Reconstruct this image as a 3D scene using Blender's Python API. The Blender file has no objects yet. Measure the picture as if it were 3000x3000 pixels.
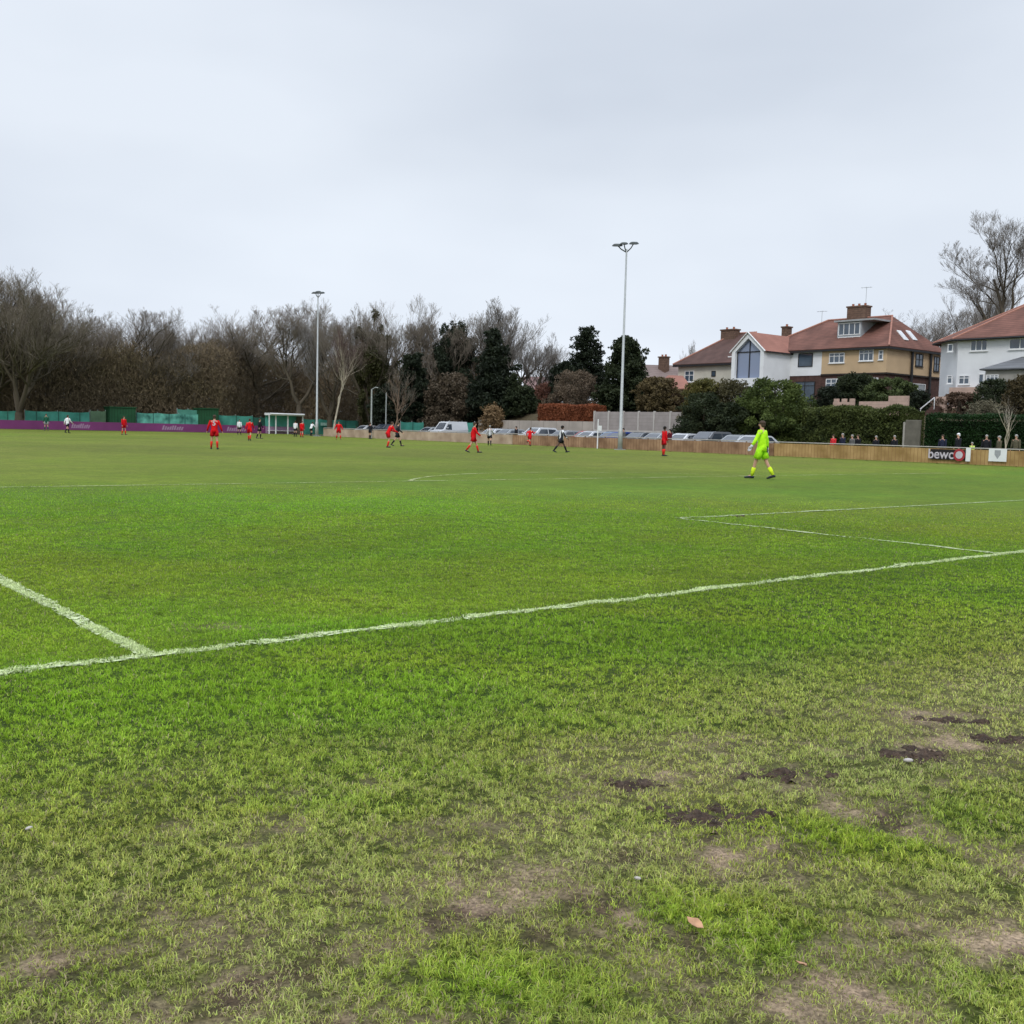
import bpy, bmesh, math, random
import numpy as np
from mathutils import Matrix, Vector
D = bpy.data
SC = bpy.context.scene
COL = SC.collection
rad = math.radians
rng = np.random.default_rng(7)
random.seed(7)

# ------------------------------------------------------------------ camera
CAM = np.array([-2.257, -6.2355, 1.4508]); FPX = 3034.77
RM = np.array([[0.77503335, -0.63142553, 0.02500212],
               [0.03143236, 0.0780371, 0.99645482],
               [0.63113811, 0.77149985, -0.08032855]])     # right, up, forward
cam = D.objects.new('camera', D.cameras.new('camera')); COL.objects.link(cam)
m = Matrix.Identity(4)
for i in range(3):
    m[i][0] = RM[0][i]; m[i][1] = RM[1][i]; m[i][2] = -RM[2][i]; m[i][3] = CAM[i]
cam.matrix_world = m
cam.data.sensor_width = 36; cam.data.lens = 36 * FPX / 3000
cam.data.clip_start = 0.05; cam.data.clip_end = 6000
SC.camera = cam

# ------------------------------------------------------------------ sky and sun
SUN_EL, SUN_AZ = 44, 232          # azimuth clockwise from +Y: behind and to the left of the camera
W = D.worlds.new('World'); SC.world = W; W.use_nodes = True
nt = W.node_tree; N = nt.nodes; Lk = nt.links; N.clear()
wo = N.new('ShaderNodeOutputWorld'); bg = N.new('ShaderNodeBackground'); Lk.new(bg.outputs[0], wo.inputs[0])
bg.inputs[1].default_value = 0.1
sky = N.new('ShaderNodeTexSky'); sky.sky_type = 'NISHITA'; sky.sun_disc = False
sky.sun_elevation = rad(SUN_EL); sky.sun_rotation = rad(SUN_AZ); sky.air_density = 1.5; sky.dust_density = 4
tc = N.new('ShaderNodeTexCoord'); sep = N.new('ShaderNodeSeparateXYZ'); Lk.new(tc.outputs['Generated'], sep.inputs[0])
mp = N.new('ShaderNodeMapping'); mp.inputs['Scale'].default_value = (1, 1, 2.6); mp.inputs['Location'].default_value = (3.1, 1.7, .4)
Lk.new(tc.outputs['Generated'], mp.inputs[0])
nz = N.new('ShaderNodeTexNoise'); nz.inputs['Scale'].default_value = 1.9; nz.inputs['Detail'].default_value = 4; nz.inputs['Roughness'].default_value = .42
Lk.new(mp.outputs[0], nz.inputs[0])
cr = N.new('ShaderNodeValToRGB'); cr.color_ramp.elements[0].position = .35; cr.color_ramp.elements[1].position = .65
cr.color_ramp.elements[0].color = (6.75, 7.4, 8.45, 1); cr.color_ramp.elements[1].color = (8.6, 9.25, 10.2, 1)
Lk.new(nz.outputs[0], cr.inputs[0])
# overcast sky: brighter towards the zenith, a paler band over the horizon
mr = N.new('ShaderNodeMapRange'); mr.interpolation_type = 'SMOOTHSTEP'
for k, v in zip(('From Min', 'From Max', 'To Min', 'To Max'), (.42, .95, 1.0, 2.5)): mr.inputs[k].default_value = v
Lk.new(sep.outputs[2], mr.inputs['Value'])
hz = N.new('ShaderNodeMapRange')
for k, v in zip(('From Min', 'From Max', 'To Min', 'To Max'), (.0, .24, 1.17, .97)): hz.inputs[k].default_value = v
Lk.new(sep.outputs[2], hz.inputs['Value'])
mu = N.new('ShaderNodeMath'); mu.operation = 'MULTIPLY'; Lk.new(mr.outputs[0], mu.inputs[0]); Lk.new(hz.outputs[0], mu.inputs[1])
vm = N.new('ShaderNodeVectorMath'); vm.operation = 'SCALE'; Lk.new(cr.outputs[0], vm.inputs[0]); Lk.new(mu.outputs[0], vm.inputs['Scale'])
mx = N.new('ShaderNodeMix'); mx.data_type = 'RGBA'; mx.inputs[0].default_value = .93
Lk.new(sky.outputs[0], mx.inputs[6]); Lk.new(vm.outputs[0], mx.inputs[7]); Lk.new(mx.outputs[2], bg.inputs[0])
sl = D.lights.new('sun', 'SUN'); sl.energy = 1.3; sl.angle = rad(14); sl.color = (1, .96, .9)
so = D.objects.new('sun', sl); COL.objects.link(so)
sd = Vector((math.sin(rad(SUN_AZ)) * math.cos(rad(SUN_EL)), math.cos(rad(SUN_AZ)) * math.cos(rad(SUN_EL)), math.sin(rad(SUN_EL))))
so.rotation_euler = sd.to_track_quat('Z', 'Y').to_euler(); so.location = (0, 0, 60)
SC.view_settings.view_transform = 'Standard'; SC.view_settings.look = 'None'
SC.view_settings.exposure = 0; SC.view_settings.gamma = 1; SC.view_settings.use_curve_mapping = False
SC.render.filter_size = 1.7
SC.cycles.max_bounces = 6; SC.cycles.transparent_max_bounces = 12
SC.cycles.use_denoising = True

# ------------------------------------------------------------------ placing helpers
def ray(u, v): return RM.T @ np.array([(u - 1500) / FPX, -(v - 1500) / FPX, 1.0])
def PG(u, v, z=0.0):
    d = ray(u, v); return CAM + d * (z - CAM[2]) / d[2]
def PX(u, v, X):
    d = ray(u, v); return CAM + d * (X - CAM[0]) / d[0]
def PY(u, v, Y):
    d = ray(u, v); return CAM + d * (Y - CAM[1]) / d[1]
def PD(u, v, dep): return CAM + ray(u, v) * dep
def DXX(u, X): d = ray(u, 1250); return (X - CAM[0]) / d[0]
def DYY(u, Y): d = ray(u, 1250); return (Y - CAM[1]) / d[1]
def sst(a, b, x):
    t = np.clip((np.asarray(x, float) - a) / (b - a), 0, 1); return t * t * (3 - 2 * t)

def h2(ix, iy, s):
    n = (ix.astype(np.int64) * 374761393 + iy.astype(np.int64) * 668265263 + s * 1274126177) & 0xffffffff
    n = ((n ^ (n >> 13)) * 1274126177) & 0xffffffff
    return ((n ^ (n >> 16)) & 0xffff) / 65535.0
def vn(x, y, sc, s=0):
    x = np.asarray(x, float) / sc + 1000.3; y = np.asarray(y, float) / sc + 1000.7
    ix = np.floor(x); iy = np.floor(y); fx = x - ix; fy = y - iy
    fx = fx * fx * (3 - 2 * fx); fy = fy * fy * (3 - 2 * fy)
    a = h2(ix, iy, s); b = h2(ix + 1, iy, s); c = h2(ix, iy + 1, s); d = h2(ix + 1, iy + 1, s)
    return (a * (1 - fx) + b * fx) * (1 - fy) + (c * (1 - fx) + d * fx) * fy
def fb(x, y, sc, s=0, o=3):
    r = 0; w = 1; t = 0
    for k in range(o):
        r = r + w * vn(x, y, sc / 2 ** k, s + k * 17); t += w; w *= .55
    return r / t

def terrain(x, y):
    x = np.asarray(x, float); y = np.asarray(y, float)
    z = 3.2 * sst(68.5, 73.5, x) + 1.3 * sst(75, 84, x)
    return z * (1 - sst(82, 110, y))
def bump(x, y):
    w = sst(26, 12, np.hypot(x - CAM[0], y - CAM[1]))
    return w * (.03 * (fb(x, y, .55, 5, 3) - .5) + .015 * (vn(x, y, .12, 9) - .5))

# ------------------------------------------------------------------ object helpers
def link(o, parent=None):
    COL.objects.link(o)
    if parent is not None: o.parent = parent
    return o
def tag(o, label=None, cat=None, group=None, kind=None):
    if label: o['label'] = label
    if cat: o['category'] = cat
    if group: o['group'] = group
    if kind: o['kind'] = kind
    return o
def empty(name, loc, rz=0, **k):
    o = D.objects.new(name, None); o.location = loc; o.rotation_euler = (0, 0, rz); o.empty_display_size = .3
    link(o); return tag(o, **k)
def mesh_np(name, V, F, mt, parent=None, smooth=False, col=None, sizes=None):
    """V (n,3); F flat index array with equal face size given by F.shape[1]"""
    me = D.meshes.new(name); V = np.asarray(V, np.float32); F = np.asarray(F, np.int32)
    k = F.shape[1]; me.vertices.add(len(V)); me.vertices.foreach_set('co', V.ravel())
    me.loops.add(F.size); me.loops.foreach_set('vertex_index', F.ravel())
    me.polygons.add(len(F)); me.polygons.foreach_set('loop_start', np.arange(0, F.size, k, dtype=np.int32))
    me.polygons.foreach_set('loop_total', np.full(len(F), k, np.int32))
    if smooth: me.polygons.foreach_set('use_smooth', np.ones(len(F), bool))
    me.update(calc_edges=True)
    if col is not None:
        a = me.color_attributes.new('tint', 'FLOAT_COLOR', 'POINT')
        c = np.ones((len(V), 4), np.float32); c[:, :3] = col; a.data.foreach_set('color', c.ravel())
    me.materials.append(mt)
    o = D.objects.new(name, me); return link(o, parent)

class MB:
    def __init__(s): s.v = []; s.f = []
    def add(s, V, F):
        b = len(s.v); s.v += [tuple(map(float, p)) for p in V]; s.f += [tuple(b + i for i in f) for f in F]; return s
    def box(s, x0, x1, y0, y1, z0, z1):
        V = [(x, y, z) for z in (z0, z1) for y in (y0, y1) for x in (x0, x1)]
        return s.add(V, [(0, 2, 3, 1), (4, 5, 7, 6), (0, 1, 5, 4), (2, 6, 7, 3), (0, 4, 6, 2), (1, 3, 7, 5)])
    def prism(s, pts, z0, z1):
        n = len(pts); V = [(x, y, z0) for x, y in pts] + [(x, y, z1) for x, y in pts]
        F = [tuple(range(n))[::-1], tuple(range(n, 2 * n))] + [(i, (i + 1) % n, n + (i + 1) % n, n + i) for i in range(n)]
        return s.add(V, F)
    def tube(s, pts, rs, n=8, ell=None, cap=True):
        pts = [Vector(p) for p in pts]; V = []; rings = len(pts)
        for i, p in enumerate(pts):
            t = (pts[min(i + 1, rings - 1)] - pts[max(i - 1, 0)]).normalized()
            a = Vector((1, 0, 0)) if abs(t.x) < .8 else Vector((0, 1, 0))
            x = (a - t * a.dot(t)).normalized(); y = t.cross(x)
            r = rs[i]; rx, ry = (r if isinstance(r, tuple) else (r, r))
            for k in range(n):
                q = 2 * math.pi * k / n; V.append(p + x * (rx * math.cos(q)) + y * (ry * math.sin(q)))
        F = []
        for i in range(rings - 1):
            for k in range(n):
                a = i * n + k; b = i * n + (k + 1) % n; F.append((a, b, b + n, a + n))
        if cap: F.append(tuple(range(n))[::-1]); F.append(tuple(range((rings - 1) * n, rings * n)))
        return s.add(V, F)
    def ball(s, c, r, n=10, m=6, zmin=-1):
        r = r if isinstance(r, tuple) else (r, r, r); V = []; F = []
        for i in range(m + 1):
            t = math.pi * i / m; z = max(math.cos(t), zmin)
            for k in range(n):
                q = 2 * math.pi * k / n; V.append((c[0] + r[0] * math.sin(t) * math.cos(q), c[1] + r[1] * math.sin(t) * math.sin(q), c[2] + r[2] * z))
        for i in range(m):
            for k in range(n):
                a = i * n + k; b = i * n + (k + 1) % n; F.append((a, a + n, b + n, b))
        return s.add(V, F)
    def build(s, name, mt, parent=None, smooth=False, bev=0):
        me = D.meshes.new(name); me.from_pydata(s.v, [], s.f); me.validate(); me.update()
        if smooth:
            for p in me.polygons: p.use_smooth = True
        me.materials.append(mt); o = link(D.objects.new(name, me), parent)
        if bev:
            b = o.modifiers.new('bevel', 'BEVEL'); b.width = bev; b.segments = 1; b.limit_method = 'ANGLE'
        return o
def sub(o): # the parts that hang on o
    return [c for c in o.children]
def copy_tree(o, parent=None):
    c = o.copy(); COL.objects.link(c)
    if parent is not None: c.parent = parent; c.matrix_parent_inverse = o.matrix_parent_inverse
    for ch in list(o.children): copy_tree(ch, c)
    return c

# ------------------------------------------------------------------ materials
def mat(name, c, rough=.8, var=.15, sc=3.0, c2=None, bump=0, bsc=30, metal=0, coat=0, spec=.3, det=4, coord='Object', trans=0):
    mt = D.materials.new(name); mt.use_nodes = True; n = mt.node_tree.nodes; l = mt.node_tree.links
    p = n['Principled BSDF']; p.inputs['Roughness'].default_value = rough; p.inputs['Metallic'].default_value = metal
    p.inputs['Specular IOR Level'].default_value = spec; p.inputs['Coat Weight'].default_value = coat
    t = n.new('ShaderNodeTexCoord'); nz = n.new('ShaderNodeTexNoise'); nz.inputs['Scale'].default_value = sc; nz.inputs['Detail'].default_value = det
    l.new(t.outputs[coord], nz.inputs[0])
    r = n.new('ShaderNodeValToRGB'); r.color_ramp.elements[0].position = .3; r.color_ramp.elements[1].position = .7
    a = tuple(x * (1 - var) for x in c) + (1,); b = tuple(min(1, x * (1 + var)) for x in (c2 or c)) + (1,)
    r.color_ramp.elements[0].color = a; r.color_ramp.elements[1].color = b
    l.new(nz.outputs[0], r.inputs[0]); l.new(r.outputs[0], p.inputs['Base Color'])
    if bump:
        nb = n.new('ShaderNodeTexNoise'); nb.inputs['Scale'].default_value = bsc; l.new(t.outputs[coord], nb.inputs[0])
        bp = n.new('ShaderNodeBump'); bp.inputs['Strength'].default_value = bump; bp.inputs['Distance'].default_value = .05
        l.new(nb.outputs[0], bp.inputs['Height']); l.new(bp.outputs[0], p.inputs['Normal'])
    if trans:
        o = n['Material Output']; tr = n.new('ShaderNodeBsdfTransparent'); ms = n.new('ShaderNodeMixShader'); ms.inputs[0].default_value = trans
        l.new(p.outputs[0], ms.inputs[1]); l.new(tr.outputs[0], ms.inputs[2]); l.new(ms.outputs[0], o.inputs[0])
    return mt
def rows(mt, axis, freq, dark, w=.12, jit=None, coord='Object'):
    """darken thin courses/tiles/boards: a saw along one object axis"""
    n = mt.node_tree.nodes; l = mt.node_tree.links; p = n['Principled BSDF']
    src = p.inputs['Base Color'].links[0].from_socket
    t = n.new('ShaderNodeTexCoord'); s = n.new('ShaderNodeSeparateXYZ'); l.new(t.outputs[coord], s.inputs[0])
    a = n.new('ShaderNodeMath'); a.operation = 'MULTIPLY'; a.inputs[1].default_value = freq; l.new(s.outputs[axis], a.inputs[0])
    f = n.new('ShaderNodeMath'); f.operation = 'FRACT'; l.new(a.outputs[0], f.inputs[0])
    g = n.new('ShaderNodeMath'); g.operation = 'LESS_THAN'; g.inputs[1].default_value = w; l.new(f.outputs[0], g.inputs[0])
    mx = n.new('ShaderNodeMix'); mx.data_type = 'RGBA'; l.new(g.outputs[0], mx.inputs[0]); l.new(src, mx.inputs[6])
    mx.inputs[7].default_value = tuple(dark) + (1,); l.new(mx.outputs[2], p.inputs['Base Color'])
    return mt
def attr_mat(name, rough=.7, tr=.0, mulnoise=0, nsc=6):
    mt = D.materials.new(name); mt.use_nodes = True; n = mt.node_tree.nodes; l = mt.node_tree.links
    p = n['Principled BSDF']; p.inputs['Roughness'].default_value = rough; p.inputs['Specular IOR Level'].default_value = .2
    a = n.new('ShaderNodeAttribute'); a.attribute_name = 'tint'; src = a.outputs['Color']
    if mulnoise:
        t = n.new('ShaderNodeTexCoord'); nz = n.new('ShaderNodeTexNoise'); nz.inputs['Scale'].default_value = nsc; nz.inputs['Detail'].default_value = 5
        l.new(t.outputs['Object'], nz.inputs[0])
        mr = n.new('ShaderNodeMapRange'); mr.inputs['From Min'].default_value = .3; mr.inputs['From Max'].default_value = .7
        mr.inputs['To Min'].default_value = 1 - mulnoise; mr.inputs['To Max'].default_value = 1 + mulnoise; l.new(nz.outputs[0], mr.inputs['Value'])
        vm = n.new('ShaderNodeVectorMath'); vm.operation = 'SCALE'; l.new(src, vm.inputs[0]); l.new(mr.outputs[0], vm.inputs['Scale']); src = vm.outputs[0]
    l.new(src, p.inputs['Base Color'])
    if tr:
        o = n['Material Output']; b = n.new('ShaderNodeBsdfTranslucent'); l.new(src, b.inputs[0])
        ms = n.new('ShaderNodeMixShader'); ms.inputs[0].default_value = tr; l.new(p.outputs[0], ms.inputs[1]); l.new(b.outputs[0], ms.inputs[2]); l.new(ms.outputs[0], o.inputs[0])
    return mt
M = {}
M['leaf'] = attr_mat('foliage', .65, .2)
M['twig'] = mat('bark twig', (.185, .150, .115), .9, .3, .35, c2=(.23, .20, .165))
M['twigpale'] = mat('bark twig pale', (.25, .23, .21), .9, .25, .35)
M['bark'] = mat('bark', (.085, .070, .050), .95, .35, 1.2, bump=.5, bsc=8)
M['birch'] = mat('birch bark', (.42, .37, .29), .85, .25, 2.5, bump=.2)
M['white'] = mat('white render', (.70, .715, .735), .85, .06, .8)
M['oldwhite'] = mat('old cream render', (.52, .50, .43), .9, .12, .7)
M['yellow'] = mat('yellow render', (.50, .365, .225), .9, .10, .6)
M['brick'] = rows(mat('dark brick', (.085, .045, .037), .9, .3, 3), 2, 6.5, (.055, .033, .028), .2)
M['chimneybrick'] = rows(mat('chimney brick', (.14, .085, .06), .9, .3, 4), 2, 5, (.08, .055, .045), .2)
M['roofred'] = rows(mat('red roof tile', (.150, .068, .052), .9, .35, .7), 2, 5.5, (.09, .045, .035), .22)
M['roofnew'] = rows(mat('new pink roof tile', (.27, .125, .096), .9, .15, .8), 2, 5.5, (.24, .115, .09), .2)
M['roofold'] = rows(mat('old brown roof tile', (.085, .050, .043), .9, .3, 1.0), 2, 5.5, (.09, .045, .038), .22)
M['roofgrey'] = rows(mat('grey brown roof', (.19, .145, .135), .85, .15, 1.0), 2, 4, (.14, .11, .10), .2)
M['slate'] = rows(mat('slate roof', (.12, .125, .135), .6, .15, 1.0), 2, 4, (.08, .085, .09), .2)
M['ridge'] = mat('ridge tile', (.33, .16, .12), .8, .15, 4)
M['lead'] = mat('lead flashing', (.30, .31, .32), .5, .1, 2)
M['frame'] = mat('white window frame', (.72, .73, .74), .5, .03, 4)
M['glass'] = mat('window glass', (.055, .08, .11), .08, .25, 1.2, spec=.8)
M['gableglass'] = mat('gable glass', (.24, .31, .46), .06, .25, .5, c2=(.15, .18, .26), spec=.8)  # bluish sky reflection put into the glass colour
M['black'] = mat('black trim', (.02, .02, .022), .6, .2, 4)
M['darktimber'] = mat('dark timber', (.035, .028, .024), .8, .25, 3)
M['terracotta'] = mat('chimney pot', (.34, .12, .07), .8, .15, 4)
M['pinkblock'] = rows(mat('pink block wall', (.46, .33, .27), .9, .12, 2), 2, 4, (.36, .26, .22), .1)
M['concrete'] = mat('pale concrete', (.44, .42, .39), .9, .12, 1.2, bump=.2)
M['concpanel'] = rows(mat('grey panel', (.30, .27, .255), .9, .12, 1.4), 2, 3, (.24, .22, .20), .08)
M['galv'] = mat('galvanised steel', (.36, .38, .38), .55, .1, 3, metal=.3)
M['lampdark'] = mat('dark lamp housing', (.045, .055, .055), .5, .15, 4)
M['lampglass'] = mat('lamp glass', (.25, .27, .28), .15, .1, 4)
M['greenmesh'] = rows(mat('green windbreak', (.035, .20, .145), .8, .28, .6, c2=(.07, .30, .235)), 0, .42, (.03, .12, .09), .06)
M['greendark'] = mat('dark green box', (.015, .085, .035), .7, .2, 1)
M['purple'] = mat('purple board', (.165, .035, .135), .6, .16, .5)
M['lilac'] = mat('lilac print', (.31, .20, .31), .6, .15, 6)
M['ochre'] = rows(mat('ochre boards', (.33, .20, .065), .8, .25, 1.1, c2=(.38, .25, .11), trans=.07), 1, 4.1, (.26, .15, .06), .13)
M['tan'] = rows(mat('tan boards', (.24, .13, .072), .85, .3, .9, c2=(.32, .20, .12), trans=.07), 1, 3.3, (.20, .105, .06), .13)
M['beige'] = mat('pale beige boards', (.37, .26, .185), .85, .2, .8, c2=(.43, .33, .25), trans=.05)
M['rail'] = mat('grey rail', (.33, .31, .28), .7, .12, 3)
M['postbrown'] = mat('brown post', (.10, .05, .035), .85, .2, 4)
M['plastic'] = mat('white plastic', (.74, .75, .77), .5, .04, 3)
M['crest'] = mat('grey print', (.32, .33, .36), .6, .1, 8)
M['bannerblack'] = mat('black board', (.012, .010, .012), .5, .2, 3)
M['bannerred'] = mat('red print', (.33, .03, .04), .5, .1, 4)
M['printwhite'] = mat('pale print', (.50, .46, .52), .5, .1, 4)
M['asphalt'] = mat('asphalt', (.07, .07, .07), .9, .2, 1.0, bump=.3)
M['tyre'] = mat('tyre', (.015, .015, .015), .9, .1, 5)
M['rim'] = mat('wheel rim', (.4, .4, .42), .35, .05, 4, metal=.7)
M['carglass'] = mat('car glass', (.035, .045, .06), .05, .1, 2, spec=.9)
M['lens'] = mat('lamp lens', (.6, .6, .62), .1, .05, 4)
M['redlens'] = mat('red lamp lens', (.4, .02, .02), .2, .05, 4)
M['skin'] = mat('skin', (.50, .29, .21), .6, .08, 8)
M['darkskin'] = mat('dark skin', (.10, .055, .04), .6, .08, 8)
M['hairbrown'] = mat('brown hair', (.055, .035, .022), .8, .2, 20)
M['hairblack'] = mat('black hair', (.015, .013, .012), .8, .2, 20)
M['hairgrey'] = mat('grey hair', (.30, .29, .28), .8, .12, 20)
M['mud'] = mat('dark mud', (.058, .039, .028), .95, .55, 25, bump=1, bsc=40)
M['stone'] = mat('pale stone', (.45, .42, .40), .8, .15, 20)
M['dryleaf'] = mat('dry leaf', (.42, .24, .14), .8, .25, 30)
def cloth(name, c, var=.14): return mat(name, c, .85, var, 6, spec=.15, bump=.8, bsc=7)
M['red'] = cloth('red kit', (.60, .008, .012)); M['redsh'] = cloth('red shorts', (.42, .006, .012)); M['redsock'] = cloth('red socks', (.66, .035, .025))
M['neon'] = cloth('neon kit', (.46, .88, .02)); M['neonsh'] = cloth('neon shorts', (.38, .80, .02)); M['neonsock'] = cloth('neon socks', (.60, .78, .03))
M['kitwhite'] = cloth('white kit', (.74, .75, .78)); M['kitblack'] = cloth('black kit', (.016, .017, .022)); M['kitgreen'] = cloth('green kit', (.015, .10, .06))
M['glove'] = cloth('pale gloves', (.50, .50, .52)); M['boot'] = cloth('dark boots', (.03, .035, .05)); M['navy'] = cloth('navy coat', (.02, .025, .05))
M['jeans'] = cloth('dark trousers', (.04, .045, .06)); M['coatred'] = cloth('red coat', (.60, .03, .04)); M['coatgrey'] = cloth('grey coat', (.12, .12, .12))
M['coatolive'] = cloth('olive coat', (.10, .09, .06)); M['maroon'] = cloth('maroon coat', (.10, .012, .02)); M['vest'] = cloth('yellow vest', (.62, .80, .18))
M['greytrack'] = cloth('grey tracksuit', (.30, .31, .33))
st = cloth('striped kit', (.74, .75, .78)); M['stripe'] = rows(st, 0, 7.5, (.016, .017, .022), .42)

# ------------------------------------------------------------------ ground
# bare patches and darker tufts of the worn turf beside the camera: (u, v, radius x m, radius y m, amount)
BARE = [(2230, 2490, .50, .16, 1.0), (2120, 2450, .3, .1, .7), (1770, 2725, .22, .14, .95), (1960, 2800, .30, .16, .7), (2480, 2855, .24, .12, .8), (2860, 2715, .24, .14, .9),
        (2600, 2420, .30, .12, .6), (1560, 2590, .24, .12, .8), (1640, 2600, .2, .1, .5), (640, 2740, .22, .12, .9), (520, 2790, .2, .1, .6), (100, 2850, .18, .1, .8), (250, 2860, .2, .1, .7),
        (1050, 2760, .24, .1, .5), (700, 2910, .16, .12, .8), (400, 2990, .3, .12, 1.0), (1150, 2980, .28, .12, .9), (1300, 2920, .24, .14, .6), (900, 2600, .3, .1, .35),
        (2850, 2180, .5, .22, .65), (2680, 2100, .45, .14, .55), (2000, 2180, .35, .12, .45), (1950, 2250, .3, .12, .4), (1350, 2700, .28, .1, .45), (2300, 2960, .2, .1, .6),
        (2750, 2640, .2, .08, .5), (1840, 2310, .3, .14, .4), (2950, 2480, .3, .14, .45), (1480, 2420, .3, .1, .5), (1250, 1830, .3, .1, .2), (650, 1835, .35, .12, .5)]
CLOD = [(2105, 2400, .21, .10), (2310, 2278, .20, .07), (2665, 2218, .20, .10), (2815, 2112, .22, .06), (2900, 2172, .16, .06), (1865, 2300, .10, .09)]
LUSH = [(2450, 2460, .55, .16, .9), (2800, 2400, .3, .14, .6), (1950, 2680, .35, .14, .8), (2250, 2760, .35, .14, .7), (1450, 2900, .3, .14, .9), (1700, 2120, .8, .14, .5),
        (1050, 2350, .4, .12, .6), (1250, 2250, .5, .14, .5), (200, 2900, .3, .1, .5), (1650, 2900, .25, .14, .6), (2700, 2880, .3, .1, .4), (950, 2040, 1.2, .35, .9), (1800, 1860, 2.2, .35, .8)]
def blobs(x, y, L):
    r = np.zeros_like(np.asarray(x, float))
    for (u, v, a, b, k) in L:
        g = PG(u, v); dx = x - g[0]; dy = y - g[1]
        # long side lies across the line of sight of a person walking along the line
        e1 = .78 * dx - .63 * dy; e2 = .63 * dx + .78 * dy
        r = np.maximum(r, k * np.exp(-((e1 / a) ** 2 + (e2 / b / 1.6) ** 2)))
    return r
def bare_f(x, y):
    b = blobs(x, y, BARE); n = fb(x, y, .28, 21, 3); n2 = fb(x, y, 1.3, 31, 2)
    worn = sst(-1.6, -4.0, y + .10 * (x - 2)) * sst(14, 7, x)
    n3 = fb(x, y, .09, 25, 2)
    n4 = fb(x, y, .16, 27, 3)
    v = b * (.34 + .88 * n) + worn * (.34 * sst(.54, .78, n) + .18 * sst(.5, .8, n2) + .40 * sst(.62, .76, n4)) - .5 * blobs(x, y, LUSH)
    return np.clip(v, 0, 1) * np.clip(.42 + 1.25 * n3, 0, 1.1).clip(0, 1)
def turf_col(x, y):
    """own colour of the turf: wide soft patches of lush green, olive and yellowing grass"""
    a = fb(x, y, 6.0, 41, 3); b = fb(x, y, 1.1, 43, 3); c = fb(x, y, 22.0, 47, 2)
    lush = np.array([.093, .180, .010]); mid = np.array([.130, .188, .013]); oliv = np.array([.152, .182, .024])
    far = sst(9, 30, y)
    inside = sst(-.2, .6, y)
    k = np.clip(.15 + .7 * (a - .5) + .5 * (b - .5) + .72 * far + .3 * (c - .5) + .22 * inside * sst(14, 2, y) , 0, 1)
    worn = sst(-1.2, -3.6, y + .10 * (x - 2)) * sst(16, 6, x)
    k = np.clip(k + .50 * worn - .5 * blobs(x, y, LUSH) - .16 * sst(25, 45, x) * sst(30, 10, y) , 0, 1)
    k = k[..., None]
    m_ = (.80 + .40 * fb(x, y, 9, 53, 2))[..., None] * (.90 + .20 * fb(x, y, 2.2, 57, 2))[..., None]
    return m_ * np.where(k < .5, lush + (mid - lush) * (k * 2), mid + (oliv - mid) * (k * 2 - 1))

def axis(lo, hi, c0, c1, fine, g=1.06, mx=60):
    a = list(np.arange(c0, c1, fine)); s = fine; x = a[-1]
    while x < hi: s = min(s * g, mx); x += s; a.append(x)
    s = fine; x = c0
    while x > lo: s = min(s * g, mx); x -= s; a.insert(0, x)
    return np.array(a)
def insert(a, vals): return np.unique(np.concatenate([a, vals]))
ax = insert(axis(-900, 2400, -4.0, 6.5, .032), np.arange(66, 88, .6)); ay = insert(axis(-700, 2400, -5.6, 1.5, .032), np.arange(20, 110, 2.0))
GX, GY = np.meshgrid(ax, ay); gx = GX.ravel(); gy = GY.ravel()
gz = terrain(gx, gy) + bump(gx, gy)
nx, ny = len(ax), len(ay)
ii = (np.arange(ny - 1)[:, None] * nx + np.arange(nx - 1)[None, :]).ravel()
F = np.stack([ii, ii + 1, ii + nx + 1, ii + nx], 1)
br = bare_f(gx, gy)[:, None]
tcol = turf_col(gx, gy)
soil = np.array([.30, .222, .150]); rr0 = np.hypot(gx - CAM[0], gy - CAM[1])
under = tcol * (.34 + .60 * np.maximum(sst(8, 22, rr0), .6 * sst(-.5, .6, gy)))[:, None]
earth = np.array([.075, .060, .034]) * (.6 + .8 * fb(gx, gy, 2.0, 71, 3))[:, None]; we = (sst(66, 68.5, gx) * sst(125, 118, gy))[:, None]
we = np.maximum(we, sst(119, 121, gy)[:, None]); under = under * (1 - we) + earth * we
dk = (sst(.50, .36, fb(gx, gy, .17, 93, 3)) * sst(.12, .5, br[:, 0]))[:, None]; soil = soil * (.8 + .4 * fb(gx, gy, .2, 95, 3))[:, None] * (1 - dk) + np.array([.085, .055, .038]) * dk
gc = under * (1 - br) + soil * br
MG = attr_mat('turf ground', .95, 0)
n = MG.node_tree.nodes; l = MG.node_tree.links; p = n['Principled BSDF']; src = p.inputs['Base Color'].links[0].from_socket
t = n.new('ShaderNodeTexCoord'); last = src
for scn, lo, hi, dt, stretch in ((75, .45, 1.35, 3, 1), (22, .74, 1.20, 3, 1), (6, .80, 1.17, 5, 1), (1.6, .88, 1.10, 4, 1), (.4, .92, 1.07, 3, 1)):
    z = n.new('ShaderNodeTexNoise'); z.inputs['Scale'].default_value = scn; z.inputs['Detail'].default_value = dt; z.inputs['Roughness'].default_value = .6; l.new(t.outputs['Object'], z.inputs[0])
    r = n.new('ShaderNodeMapRange'); r.inputs['From Min'].default_value = .32; r.inputs['From Max'].default_value = .68
    r.inputs['To Min'].default_value = lo; r.inputs['To Max'].default_value = hi; l.new(z.outputs[0], r.inputs['Value'])
    v = n.new('ShaderNodeVectorMath'); v.operation = 'SCALE'; l.new(last, v.inputs[0]); l.new(r.outputs[0], v.inputs['Scale']); last = v.outputs[0]
l.new(last, p.inputs['Base Color'])
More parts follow.
